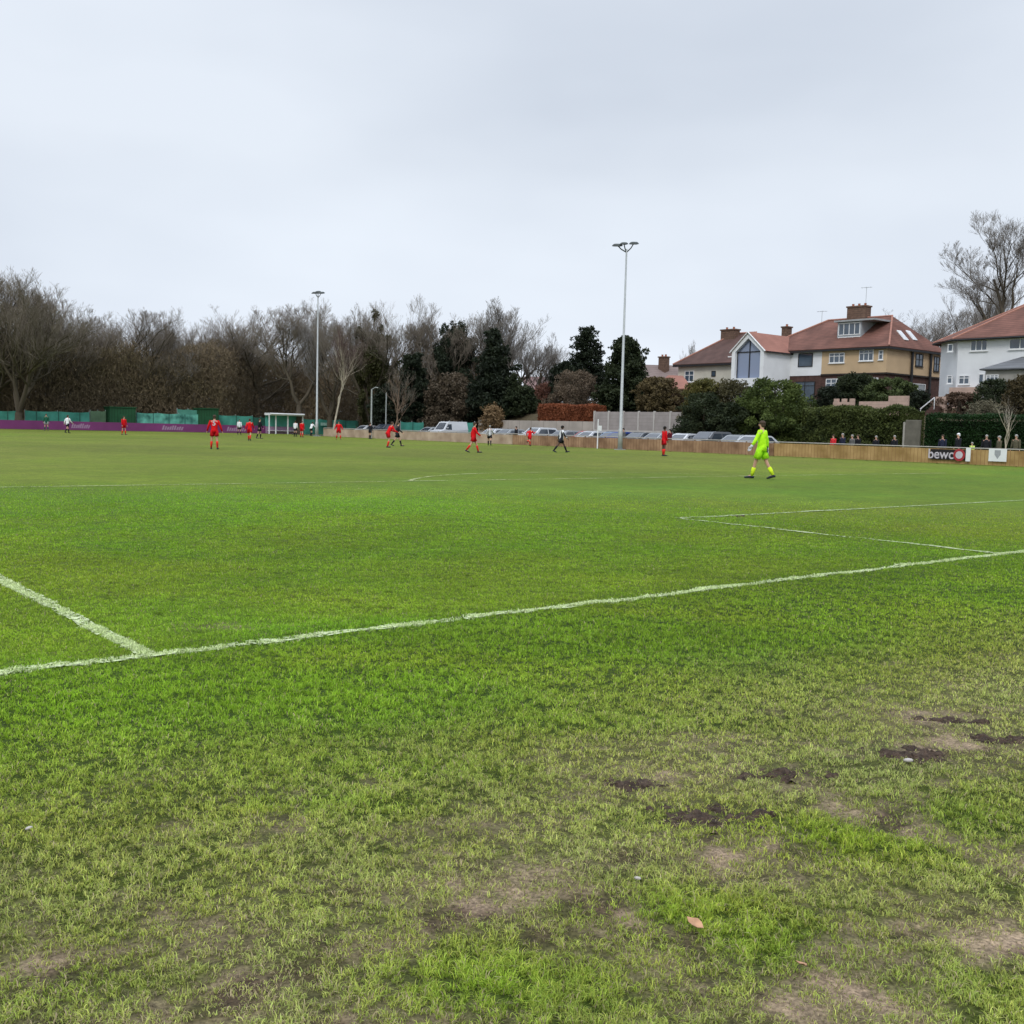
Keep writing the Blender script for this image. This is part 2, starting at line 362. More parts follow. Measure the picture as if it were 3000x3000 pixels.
z = n.new('ShaderNodeTexNoise'); z.inputs['Scale'].default_value = 45; z.inputs['Detail'].default_value = 6; l.new(t.outputs['Object'], z.inputs[0])
bp = n.new('ShaderNodeBump'); bp.inputs['Strength'].default_value = .7; bp.inputs['Distance'].default_value = .02; l.new(z.outputs[0], bp.inputs['Height']); l.new(bp.outputs[0], p.inputs['Normal'])
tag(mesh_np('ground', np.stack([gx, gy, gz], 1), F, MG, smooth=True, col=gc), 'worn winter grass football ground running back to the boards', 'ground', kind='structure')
MB().box(58.4, 68.2, 34, 112, -.2, .02).build('car_park', M['asphalt'])['kind'] = 'structure'

# painted lines -----------------------------------------------------------
LW = .115
LINES = {'goal_line': ((-9, 0), (45, 0)), 'penalty_area_side_line': ((0, LW / 2), (0, 16.5)), 'penalty_area_front_line': ((-.05, 16.5), (40.4, 16.5)),
         'goal_area_side_line': ((11, LW / 2), (11, 5.5)), 'goal_area_front_line': ((11 - LW / 2, 5.5), (29.4, 5.5))}
def near_line(x, y, w=LW / 2, wob=.02):
    s = np.zeros_like(x, bool); wb = wob * (vn(x, y, .09, 77) - .5) * 2 + .02 * (vn(x, y, .8, 78) - .5)
    for nme, (a, b) in LINES.items():
        a = np.array(a); b = np.array(b); d = b - a; L = np.hypot(*d); d = d / L
        t = (x - a[0]) * d[0] + (y - a[1]) * d[1]; q = np.abs(-(x - a[0]) * d[1] + (y - a[1]) * d[0])
        s |= (t > 0) & (t < L) & (q < w + wb)
    return s
def paint_mat(name, cover, c=(.50, .57, .34)):
    mt = mat(name, c, .9, .1, 9); n = mt.node_tree.nodes; l = mt.node_tree.links; p = n['Principled BSDF']; o = n['Material Output']
    t = n.new('ShaderNodeTexCoord'); z = n.new('ShaderNodeTexNoise'); z.inputs['Scale'].default_value = 22; z.inputs['Detail'].default_value = 4; l.new(t.outputs['Object'], z.inputs[0])
    z2 = n.new('ShaderNodeTexNoise'); z2.inputs['Scale'].default_value = 1.1; z2.inputs['Detail'].default_value = 2; l.new(t.outputs['Object'], z2.inputs[0])
    ad = n.new('ShaderNodeMath'); ad.operation = 'MULTIPLY_ADD'; ad.inputs[1].default_value = .6; l.new(z2.outputs[0], ad.inputs[0]); l.new(z.outputs[0], ad.inputs[2])
    r = n.new('ShaderNodeMapRange'); r.inputs['From Min'].default_value = 1.1 - cover; r.inputs['From Max'].default_value = 1.25 - cover; l.new(ad.outputs[0], r.inputs['Value'])
    tr = n.new('ShaderNodeBsdfTransparent'); ms = n.new('ShaderNodeMixShader'); l.new(r.outputs[0], ms.inputs[0]); l.new(tr.outputs[0], ms.inputs[1]); l.new(p.outputs[0], ms.inputs[2]); l.new(ms.outputs[0], o.inputs[0])
    return mt
PM = {'goal_line': paint_mat('line paint', .33), 'penalty_area_side_line': paint_mat('line paint side', .33), 'penalty_area_front_line': paint_mat('line paint faint', .36, (.36, .40, .20)),
      'goal_area_side_line': paint_mat('line paint worn', .405, (.36, .42, .23)), 'goal_area_front_line': paint_mat('line paint box', .39, (.36, .42, .24)), 'penalty_arc': paint_mat('line paint arc', .36, (.38, .42, .20))}
def strip(name, pts, w, lift=.012):
    pts = np.asarray(pts, float); d = np.gradient(pts, axis=0); d /= np.linalg.norm(d, axis=1)[:, None]; nrm = np.stack([-d[:, 1], d[:, 0]], 1)
    cols = 5; V = []
    for k in range(cols):
        q = pts + nrm * (w * (k / (cols - 1) - .5)) ; V.append(np.column_stack([q, bump(q[:, 0], q[:, 1]) + lift]))
    V = np.concatenate(V); n = len(pts); F = []
    for k in range(cols - 1):
        i = np.arange(n - 1); F.append(np.stack([k * n + i, k * n + i + 1, (k + 1) * n + i + 1, (k + 1) * n + i], 1))
    return V, np.concatenate(F)
def blades(x, y, L, Wd, lean, colr):
    """one bent blade of two faces (a quad's two halves plus a tip) per root"""
    n = len(x); a = rng.uniform(0, 2 * np.pi, n); z = bump(x, y) + terrain(x, y)
    dx, dy = np.cos(a), np.sin(a); b = rng.uniform(0, 2 * np.pi, n); sx, sy = np.cos(b), np.sin(b)
    base = np.stack([x, y, z - .003], 1); side = np.stack([sx, sy, np.zeros(n)], 1) * (Wd / 2)[:, None]
    midp = base + np.stack([dx * lean * L * .35, dy * lean * L * .35, L * .6], 1)
    tip = base + np.stack([dx * lean * L, dy * lean * L, L * (1.05 - .45 * lean)], 1)
    V = np.empty((n, 5, 3), np.float32); V[:, 0] = base - side; V[:, 1] = base + side; V[:, 2] = midp + side * .8; V[:, 3] = midp - side * .8; V[:, 4] = tip
    i = np.arange(n)[:, None] * 5
    F = np.concatenate([i + [0, 1, 2], i + [0, 2, 3], i + [3, 2, 4]], 0)
    C = np.repeat(colr, 5, axis=0)
    return V.reshape(-1, 3), F, C
def fan(n, r0, r1, spread, pw):
    u = rng.uniform(0, 1, n); e = 2 - pw; r = (r0 ** e + u * (r1 ** e - r0 ** e)) ** (1 / e)
    th = math.atan2(RM[2][1], RM[2][0]) + rng.uniform(-spread, spread, n)
    return CAM[0] + r * np.cos(th), CAM[1] + r * np.sin(th), r
x, y, r = fan(2000000, 1.9, 26.0, rad(33), 1.6)
x2, y2, r2 = fan(1300000, .3, 26.0, rad(100), 1.45)          # the turf goes on to both sides, a little coarser
a2 = np.arctan2(y2 - CAM[1], x2 - CAM[0]) - math.atan2(RM[2][1], RM[2][0]); k2 = (np.abs(a2) > rad(33)) | (r2 < 1.9)
wide = np.concatenate([np.ones(len(x)), np.full(k2.sum(), 1.7)]); x = np.concatenate([x, x2[k2]]); y = np.concatenate([y, y2[k2]]); r = np.concatenate([r, r2[k2]])
b = bare_f(x, y); cl = .55 * vn(x, y, .030, 61) + .45 * vn(x, y, .014, 66)
keep = rng.uniform(0, 1, len(x)) > np.clip(b * .74 + .97 * sst(.42, .30, cl) * (1 - .8 * sst(-1.6, .4, y)), 0, .97)
keep &= rng.uniform(0, 1, len(x)) < sst(26, 12, r)
keep &= rng.uniform(0, 1, len(x)) > .72 * np.clip(1.6 * blobs(x, y, [(u_, v_, a_ * .8, b_ * .62, 1) for u_, v_, a_, b_ in CLOD]), 0, 1)
keep &= ~(near_line(x, y) & (rng.uniform(0, 1, len(x)) < .55))
x, y, r, b, cl = x[keep], y[keep], r[keep], b[keep], cl[keep]; wide = wide[keep]; calm = 1 - .62 * sst(-1.8, .4, y)
c = turf_col(x, y); nb = len(x); v = (1 + rng.uniform(-.4, .4, nb) * calm) * ((.96 + (-.36 + .70 * sst(.30, .62, cl)) * calm) * (.84 + .32 * fb(x, y, .12, 63, 2)) * (.84 + .32 * fb(x, y, .6, 64, 2)))
spk = sst(.24, .17, fb(x, y, .10, 69, 2)) * sst(-1, .5, y); v = v * (1 - .5 * spk) * (1 + .19 * sst(-.3, .5, y))
v = v[:, None]
c = c * v * 1.75 * (1 + np.array([.26, .13, .12]) * sst(.3, -.4, y)[:, None])
yl = rng.uniform(0, 1, nb); worn = sst(-1.2, -3.6, y + .1 * (x - 2)) * (1 - .8 * blobs(x, y, LUSH)) * (.35 + .9 * fb(x, y, .5, 88, 3)).clip(0, 1)
yel = (yl < .16 + .30 * worn)[:, None]; c = np.where(yel, c * np.array([1.38, 1.12, 1.7]) + np.array([.02, .02, .012]), c)
wc = (.55 * worn)[:, None]; c = c * (1 - wc) + wc * np.array([.265, .310, .130]) * v * (.75 + .5 * (1 - blobs(x, y, LUSH)))[:, None]
dry = (yl > .965 - .12 * worn - .45 * b)[:, None]; c = np.where(dry, np.array([.30, .25, .15]) * v, c)
Lb = rng.uniform(.007, .019, nb) * (.6 + .7 * sst(.32, .62, cl)) * (1 + .5 * cl) * (1 - .35 * b) * (1 + .35 * blobs(x, y, LUSH)); Wb = wide * rng.uniform(.0016, .0034, nb) * (1 + .16 * np.maximum(r - 2.5, 0))
V, F, C = blades(x, y, Lb, Wb, rng.uniform(.25, 1.3, nb).clip(0, 1.1), c)
M['grass'] = attr_mat('grass blades', .6, .3)
tag(mesh_np('grass', V, F, M['grass'], col=C), 'short green and yellowing turf blades around the painted lines', 'grass', kind='stuff')

for nme, (a, b_) in LINES.items():
    a = np.array(a, float); b_ = np.array(b_, float); L = np.hypot(*(b_ - a)); k = int(L / .08) + 2
    t = np.linspace(0, 1, k)[:, None]; pts = a + (b_ - a) * t
    V1, F1 = strip(nme, pts, LW if nme != 'penalty_area_front_line' else .14)
    o = mesh_np(nme, V1, F1, PM[nme], smooth=True); tag(o, kind='structure')
    # blades of grass that carry the paint
    nb = 90000 if nme == 'goal_line' else (45000 if nme == 'penalty_area_side_line' else 0)
    if nb:
        t = rng.uniform(0, 1, nb); d = (b_ - a) / L; q = rng.normal(0, .27, nb) * LW
        x = a[0] + d[0] * t * L - d[1] * q; y = a[1] + d[1] * t * L + d[0] * q
        r = np.hypot(x - CAM[0], y - CAM[1]); k = (r < 19) & near_line(x, y, LW / 2 + .008, .05) & (rng.uniform(0, 1, nb) < .12 + .75 * sst(.36, .58, fb(x, y, .22, 83, 3))) & (rng.uniform(0, 1, nb) < np.clip(9 / r, 0, 1))
        x, y, r = x[k], y[k], r[k]; m_ = len(x)
        c = np.array([.66, .76, .40]) * rng.uniform(.6, 1.25, m_)[:, None]
        V2, F2, C2 = blades(x, y, rng.uniform(.018, .036, m_), rng.uniform(.003, .0055, m_) * (1 + .1 * r), rng.uniform(.2, 1, m_), c)
        q = mesh_np('painted_turf', V2, F2, M['grass'], parent=o, col=C2); tag(q, kind='stuff')
th = np.linspace(math.asin(5.5 / 9.15), math.pi - math.asin(5.5 / 9.15), 90)
arc = np.stack([20.16 + 9.15 * np.cos(th), 11 + 9.15 * np.sin(th)], 1)
V1, F1 = strip('arc', arc, .13); tag(mesh_np('penalty_arc', V1, F1, PM['penalty_arc'], smooth=True), kind='structure')

# stones and a dead leaf on the turf, mud
def clod(u, v, seed, sx, sy, label):
    """a low crumbly mound: height field with a ragged outline"""
    g = PG(u, v); nx_, ny_ = 64, 40; a = np.linspace(-1.5, 1.5, nx_); b = np.linspace(-1.5, 1.5, ny_); A, B = np.meshgrid(a, b)
    px = (.78 * A * sx + .63 * B * sy) + g[0]; py = (-.63 * A * sx + .78 * B * sy) + g[1]
    e = A ** 2 + B ** 2; n1 = fb(px, py, .075, seed, 3); n2 = fb(px, py, .02, seed + 5, 2)
    h = (.88 - e) * .011 + (n1 - .54) * .060 + (n2 - .5) * .034
    z = bump(px, py) + h; V = np.stack([(px - g[0]).ravel(), (py - g[1]).ravel(), z.ravel()], 1)
    i = (np.arange(ny_ - 1)[:, None] * nx_ + np.arange(nx_ - 1)[None]).ravel(); F = np.stack([i, i + nx_, i + nx_ + 1, i + 1], 1)[:, ::-1]
    hm = h.ravel(); k = (hm[F] > -.004).any(1) & (e.ravel()[F] < 2.2).all(1); F = F[k]
    # keep the largest connected piece only
    par = list(range(len(V)))
    def fd(q):
        while par[q] != q: par[q] = par[par[q]]; q = par[q]
        return q
    for f in F:
        for q in f[1:]: par[fd(int(q))] = fd(int(f[0]))
    rt = np.array([fd(int(f[0])) for f in F]); vals, cn = np.unique(rt, return_counts=True); F = F[rt == vals[cn.argmax()]]
    us = np.unique(F); mp_ = -np.ones(len(V), int); mp_[us] = np.arange(len(us)); o = mesh_np('mud_clump', V[us], mp_[F], M['mud']); o.location = (g[0], g[1], 0)
    tag(o, label, 'mud', 'kicked up clumps of dark mud on the worn turf')
clod(2105, 2400, 42, *[c_[2:] for c_ in CLOD if c_[0] == 2105][0], 'largest dark mud clump, just above the pale bare patch of turf')
clod(2310, 2278, 26, *[c_[2:] for c_ in CLOD if c_[0] == 2310][0], 'long low dark mud clump between the two rounder mud clumps')
clod(2665, 2218, 28, *[c_[2:] for c_ in CLOD if c_[0] == 2665][0], 'ragged dark mud clump with a white stone at its edge')
clod(2815, 2112, 20, *[c_[2:] for c_ in CLOD if c_[0] == 2815][0], 'thin streak of dark mud farthest right, beyond the other clumps')
clod(2900, 2172, 14, *[c_[2:] for c_ in CLOD if c_[0] == 2900][0], 'small reddish mud smear at the right edge of the photo')
clod(1865, 2300, 12, *[c_[2:] for c_ in CLOD if c_[0] == 1865][0], 'faint broken ring of brown mud left of the main mud clumps')
CLOD.append((2165, 1513, .13, .07))
clod(2165, 1513, 12, .13, .07, 'dark lump of turf sitting on the far line of the small goal area')
def pebble(u, v, r_, mt, nm, label, cat):
    g = PG(u, v); mb = MB(); mb.ball((0, 0, 0), (r_, r_ * .7, r_ * .45), 8, 5); o = mb.build(nm, mt, smooth=True); o.location = (g[0], g[1], float(bump(g[0], g[1])) + r_ * .7); o.rotation_euler = (.2, .1, u); tag(o, label, cat)
pebble(2660, 2243, .022, M['stone'], 'stone', 'small white stone lying against the ragged mud clump', 'stone')
pebble(85, 2440, .014, M['stone'], 'stone', 'tiny white stone alone in the turf at the left edge', 'stone')
pebble(1868, 2574, .013, M['stone'], 'stone', 'tiny pale stone in the turf below the largest mud clump', 'stone')
def leaf(u, v, s, label):
    g = PG(u, v); V = []; z0 = float(bump(g[0], g[1]))
    out = [(0, -1, 0), (.5, -.5, .12), (.62, .05, .2), (.35, .6, .1), (0, 1, .25), (-.35, .6, .05), (-.6, .05, .16), (-.5, -.5, .1)]
    mb = MB(); P = [(0, 0, 0)] + out; V = [(a * s, b * s, c_ * s) for a, b, c_ in P]; V2 = [(a, b, c_ + .0015) for a, b, c_ in V]
    mb.add(V, [(0, i, i % 8 + 1) for i in range(1, 9)]); mb.add(V2, [(0, i % 8 + 1, i) for i in range(1, 9)])
    o = mb.build('leaf', M['dryleaf']); o.location = (g[0], g[1], z0 + .03); o.rotation_euler = (.25, -.2, 1.0 + u); tag(o, label, 'leaf')
leaf(2035, 2732, .028, 'curled pinkish brown dead leaf lying on the turf near the bottom')
leaf(2345, 2858, .026, 'pale tan dead leaf nearest the camera in the bottom right turf')

# ------------------------------------------------------------------ trees
def norm(a): return a / np.maximum(np.linalg.norm(a, axis=-1, keepdims=True), 1e-9)
def tubes(P, R, n):
    """P (b,k,3) paths, R (b,k) radii -> open tubes with n sides"""
    b, k, _ = P.shape; T = norm(np.gradient(P, axis=1)) if k > 2 else np.repeat(norm(P[:, 1:2] - P[:, :1]), 2, 1)
    A = np.where(np.abs(T[..., 2:3]) < .8, np.array([0, 0, 1.0]), np.array([1.0, 0, 0])); X = norm(np.cross(T, A)); Y = np.cross(T, X)
    q = 2 * np.pi * np.arange(n) / n
    V = P[:, :, None] + R[:, :, None, None] * (X[:, :, None] * np.cos(q)[:, None] + Y[:, :, None] * np.sin(q)[:, None])
    i = np.arange(b * (k - 1)); bi = i // (k - 1); ki = i % (k - 1); s = (bi * k + ki) * n
    F = np.concatenate([np.stack([s + j, s + (j + 1) % n, s + n + (j + 1) % n, s + n + j], 1) for j in range(n)])
    return V.reshape(-1, 3), F
def join(parts):
    V = []; F = []; o = 0
    for v, f in parts: V.append(v); F.append(f + o); o += len(v)
    return np.concatenate(V), np.concatenate(F)
def bare_tree(seed, counts=(9, 7, 6, 5, 4), trunk_h=.35, r0=.022, spread=.62, up=.35, fork=1, tw=.00062, ratio=.66, lmain=.55, start=.25):
    """unit-height leafless tree: returns trunk mesh data, crown mesh data"""
    g = np.random.default_rng(seed); parts = []; twigs = []
    if fork == 1: base_dirs = [np.array([g.normal(0, .02), g.normal(0, .02), 1])]
    else:
        base_dirs = [np.array([math.cos(2 * math.pi * k / fork + g.uniform(-.4, .4)) * .35, math.sin(2 * math.pi * k / fork) * .35, 1]) for k in range(fork)]
    k = 6; t = np.linspace(0, 1, k)
    S = []; Dr = []; Ln = []; Rd = []; paths = []
    if fork > 1:
        P = np.zeros((1, 3, 3)); P[0, :, 2] = np.linspace(0, trunk_h, 3); P[0, :, 0] = g.normal(0, .006, 3); parts.append(tubes(P, np.array([[r0 * 1.5, r0 * 1.15, r0]]), 8))
        P0 = np.array([P[0, -1]] * fork); d0 = norm(np.array(base_dirs)); L0 = np.full(fork, (1 - trunk_h) * .82); R0 = np.full(fork, r0 * .75)
    else:
        P0 = np.zeros((1, 3)); d0 = norm(np.array(base_dirs)); L0 = np.array([.88]); R0 = np.array([r0 * 1.3])
    lev = 0
    for lev, cnt in enumerate((0,) + tuple(counts)):
        if lev > 0:
            nP = len(P0); tt = g.uniform(start if lev == 1 and fork > 1 else (max(trunk_h, .2) if lev == 1 else .18), 1.0, (nP, cnt)) ; tt[:, 0] = np.where(lev > 1, .97, tt[:, 0])
            idx = tt * (k - 1); i0 = np.clip(np.floor(idx).astype(int), 0, k - 2); fr = (idx - i0)[..., None]
            A = np.take_along_axis(paths, i0[..., None].repeat(3, -1), 1); B = np.take_along_axis(paths, (i0 + 1)[..., None].repeat(3, -1), 1)
            st_ = A * (1 - fr) + B * fr; td = norm(B - A)
            rnd = norm(g.normal(0, 1, (nP, cnt, 3))); perp = norm(rnd - td * (rnd * td).sum(-1, keepdims=True))
            an = g.uniform(.35, .95, (nP, cnt, 1)) * spread * 1.5
            d = norm(td * np.cos(an) + perp * np.sin(an) + np.array([0, 0, up * .35]))
            Lc = L0[:, None] * ratio * (1.15 - .6 * tt) * g.uniform(.7, 1.2, (nP, cnt)) * (lmain / .55 if lev == 1 else 1)
            Rc = np.minimum(R0[:, None] * (1.05 - .75 * tt) * .62, R0[:, None] * .6)
            P0 = st_.reshape(-1, 3); d0 = d.reshape(-1, 3); L0 = Lc.ravel(); R0 = np.maximum(Rc.ravel(), tw)
        nB = len(P0); k = 6 if lev < 2 else (4 if lev < 4 else 3); t = np.linspace(0, 1, k)
        wob = np.cumsum(g.normal(0, (.03, .05, .055)[lev] if lev < 3 else .06, (nB, k, 3)), 1); wob[:, 0] = 0
        bend = np.array([0, 0, 1.0]) * (t ** 2)[None, :, None] * up * (.55 if lev else 0)
        P = P0[:, None] + L0[:, None, None] * (d0[:, None] * t[None, :, None] + wob * .8 + bend)
        R = R0[:, None] * (1 - .72 * t[None]); 
        if lev == 0 and fork == 1: R[:, 0] *= 1.35
        R = np.maximum(R, tw * .55); paths = P
        (parts if lev < 3 else twigs).append(tubes(P, R, 8 if lev == 0 else (5 if lev < 3 else 3)))
    return join(parts), join(twigs)
def unit_mesh(name, VF, mt, H):
    V, F = VF; me_o = mesh_np(name, V / H, F, mt, smooth=False); me = me_o.data; D.objects.remove(me_o); return me
VAR = []
specs = [dict(seed=1, counts=(11, 8, 7, 5, 4), trunk_h=.22, fork=1, spread=.55, up=.55),
         dict(seed=2, counts=(7, 7, 7, 6, 3), trunk_h=.2, fork=3, spread=.50, up=.55),
         dict(seed=3, counts=(13, 7, 6, 5, 4), trunk_h=.2, fork=1, spread=.45, up=.75, lmain=.45),
         dict(seed=4, counts=(7, 7, 6, 6, 3), trunk_h=.15, fork=4, spread=.55, up=.5),
         dict(seed=5, counts=(7, 7, 7, 6, 4), trunk_h=.30, fork=2, spread=.6, up=.45)]
for s in specs:
    t_, c_ = bare_tree(**s); H = max(t_[0][:, 2].max(), np.percentile(c_[0][:, 2], 99.7))
    VAR.append((unit_mesh('trunk', t_, M['bark'], H), unit_mesh('crown', c_, M['twig'], H), (np.percentile(c_[0][:, 0], 97) - np.percentile(c_[0][:, 0], 3)) / H))
def tree_root(name, u, vtop, dep, label, cat='tree', group=None, rz=None):
    g = PD(u, 1280, dep); top = PD(u, vtop, dep)[2]; zb = float(terrain(g[0], g[1])) - .05
    return empty(name, (g[0], g[1], zb), rz or 0, label=label, cat=cat, group=group), top - zb
def wood_tree(u, vtop, dep, k, width, label, name='bare_tree', rz=0, crown=None, group='leafless trees behind the far boards'):
    root, H = tree_root(name, u, vtop, dep, label, group=group, rz=rz)
    tm, cm, w = VAR[k]; Wm = width * dep / FPX
    for nm, me in (('trunk', tm), ('crown', cm)):
        o = link(D.objects.new(nm, me), root); s = Wm / w; o.scale = (s, s, H)
        if nm == 'crown' and crown: o.material_slots[0].link = 'OBJECT'; o.material_slots[0].material = crown
    return root, H
# the woodland edge (each u, top v, depth, variant, crown width in px, label)
wood = [(-40, 830, 118, 0, 330, 'bare tree half cut off by the left edge behind the purple board'),
        (55, 800, 112, 3, 400, 'largest dark bare tree at the far left, forking low behind the purple board'),
        (175, 855, 121, 2, 230, 'bare tree rising above the player in the white shirt at far left'),
        (262, 905, 127, 1, 230, 'bare tree just left of the far left red player'),
        (345, 912, 124, 0, 220, 'round-topped bare tree above the far left red player'),
        (455, 945, 130, 2, 200, 'lower pale bare tree in the dip of the far tree line'),
        (560, 925, 126, 1, 230, 'bare tree above and left of the large red player with his back turned'),
        (650, 935, 123, 3, 210, 'bare tree directly above the large red player with his back turned'),
        (735, 892, 129, 0, 250, 'taller bare tree rising behind the black-clad referee'),
        (878, 920, 117, 4, 250, 'dark bare tree with a wide open fork left of the thin floodlight pole'),
        (965, 900, 128, 1, 210, 'grey bare tree just right of the thin floodlight pole'),
        (1085, 872, 118, 3, 300, 'tall domed bare tree with olive ivy over its trunk'),
        (1215, 930, 124, 2, 170, 'slim bare tree between the olive ivy tree and the dark ivy tree'),
        (1320, 896, 112, 1, 250, 'bare tree whose trunk and limbs are thick with dark ivy'),
        (1470, 890, 119, 2, 210, 'tall grey bare tree behind the pointed conifer'),
        (1560, 985, 128, 1, 160, 'pale bare tree right of the pointed conifer'),
        (1617, 1025, 132, 2, 90, 'smallest pale bare tree at the right end of the wood')]
WX = {878: 62, 965: 66, 1085: 66, 1215: 72, 1320: 76, 1470: 80, 1560: 82, 1617: 86}
for i, (u, vt, dp, k, wd, lb) in enumerate(wood):
    dp = DXX(u, WX[u]) if u in WX else DYY(u, 119.4 if u == 55 else 125 + (i * 37 % 9))
    r_, H = wood_tree(u, vt, dp, k, wd, lb, rz=i * 1.7, crown=M['twigpale'] if u in (965, 1470, 1560, 1617, 455) else None)
    if u == 1085: IVY1 = (r_, H)
    if u == 1320: IVY2 = (r_, H)
# big tree at the right and two more behind the houses
wood_tree(2992, 645, 108, 4, 430, 'great bare tree towering behind the white house on the right', rz=2.0, group=None, crown=M['twigpale'])
wood_tree(2862, 790, 125, 2, 170, 'bare tree with low spreading branches left of the great bare tree', rz=.6, group=None, crown=M['twigpale'])
wood_tree(2690, 905, 135, 0, 190, 'faint bare tree showing over the hipped red roof with two skylights', rz=1.1, group=None, crown=M['twigpale'])
wood_tree(2010, 1000, 150, 2, 40, 'tiny pale bare tree beside the small chimney on the grey roof', rz=1.1, group=None, crown=M['twigpale'])

def leaf_cloud(name, centers, radii, n, size, cols, parent=None, mt=None, hollow=.55, squash=1.0, rg=None, asp=.5):
    """leaf-sized faces spread through clumps; centers (k,3), radii (k,) or (k,3)"""
    g = rg or rng; centers = np.asarray(centers, float); radii = np.asarray(radii, float)
    if radii.ndim == 1: radii = np.repeat(radii[:, None], 3, 1)
    w = radii.prod(1) ** (2 / 3); w /= w.sum(); k = g.choice(len(centers), n, p=w)
    d = norm(g.normal(0, 1, (n, 3))); rr = g.uniform(hollow ** 3, 1, n) ** (1 / 3) * g.uniform(.85, 1.12, n)
    P = centers[k] + d * radii[k] * rr[:, None]
    a = norm(g.normal(0, 1, (n, 3)) + d * .3); b = norm(np.cross(a, norm(g.normal(0, 1, (n, 3))))); s = size * g.uniform(.5, 1.4, n)[:, None]
    V = np.empty((n, 4, 3)); V[:, 0] = P - a * s; V[:, 1] = P + b * s * asp; V[:, 2] = P + a * s; V[:, 3] = P - b * s * asp
    cols = np.asarray(cols, float); tone = g.uniform(0, 1, len(centers))[k] * .6 + g.uniform(0, 1, n) * .4
    c = cols[0] + (cols[1] - cols[0]) * tone[:, None]
    F = np.arange(n * 4).reshape(n, 4)
    return mesh_np(name, V.reshape(-1, 3), F, mt or M['leaf'], parent, col=np.repeat(c, 4, 0))
# ivy on two of the trees
def ivy(rt, zs, rads, n, cols, wob=1.2, size=.16):
    root, H = rt; g = np.random.default_rng(int(H * 10)); C = []; R_ = []
    for z, r_ in zip(zs, rads):
        for q in range(12): C.append((g.normal(0, .55) * r_, g.normal(0, .4) * r_, z * H + g.normal(0, .9))); q_ = r_ * g.uniform(.12, .36); R_.append((q_, q_, q_ * 1.7))
    leaf_cloud('ivy', C, R_, n, size, cols, parent=root, hollow=.2, rg=g)
ivy(IVY1, (.1, .2, .3, .4, .5, .6, .7), (1.4, 1.5, 1.8, 2.3, 2.9, 2.7, 2.0), 17000, ((.030, .034, .010), (.075, .075, .028)))
ivy(IVY2, (.12, .2, .28, .34, .4, .46, .52, .58, .64, .7, .76, .82), (1.2, 1.6, 2.0, 2.4, 2.8, 3.1, 3.2, 3.0, 2.7, 2.3, 1.8, 1.2), 30000, ((.010, .018, .010), (.034, .046, .026)))

# shrubby wood behind the boards: one mass
g = np.random.default_rng(11); n = 720000
uu = g.uniform(-260, 1640, n);
d0x = (np.interp(uu, (800, 1640), (68, 82)) + 2.26) / (RM[2][0] + RM[0][0] * (uu - 1500) / FPX); d0y = (124 + 6.24) / (RM[2][1] + RM[0][1] * (uu - 1500) / FPX)
wx_ = sst(640, 900, uu) ; dp = np.minimum(d0y, 150) * (1 - wx_) + d0x * wx_ + g.uniform(0, 20, n)
topz = np.interp(uu, (-260, 0, 150, 330, 450, 560, 700, 850, 960, 1080, 1200, 1300, 1400, 1500, 1640), (12, 11.5, 11, 9.8, 8.6, 9.6, 9.6, 9.0, 8.2, 8.6, 7.0, 9.0, 8.0, 6.0, 4.2))
P = CAM + (RM[2] + RM[0] * ((uu - 1500) / FPX)[:, None]) * dp[:, None]
cl = fb(P[:, 0], P[:, 1], 5.5, 91, 3); hh = topz * (.60 + .75 * cl) * (dp / 128)
z = hh * 1.02 * g.uniform(0, 1, n) ** 1.15; P[:, 2] = z
a = norm(g.normal(0, 1, (n, 3)) + np.array([0, 0, 1.2])); b = norm(np.cross(a, g.normal(0, 1, (n, 3)))); s = g.uniform(.2, .5, n)[:, None]; wd = g.uniform(.016, .042, n)[:, None]
V = np.empty((n, 3, 3)); V[:, 0] = P - b * wd; V[:, 1] = P + b * wd; V[:, 2] = P + a * s * 1.7
ct = fb(P[:, 0] + 3 * P[:, 2], P[:, 1], 6, 97, 2)[:, None]; c = (np.array([.150, .122, .066]) * (1 - ct) + np.array([.180, .135, .092]) * ct) * g.uniform(.6, 1.4, (n, 1))
V[..., 2] = np.maximum(V[..., 2], 0)
tag(mesh_np('woodland', V.reshape(-1, 3), np.arange(n * 3).reshape(n, 3), attr_mat('brushwood', .9), col=np.repeat(c, 3, 0)), 'brown leafless undergrowth massed behind the purple and green boards', 'woodland', kind='stuff')

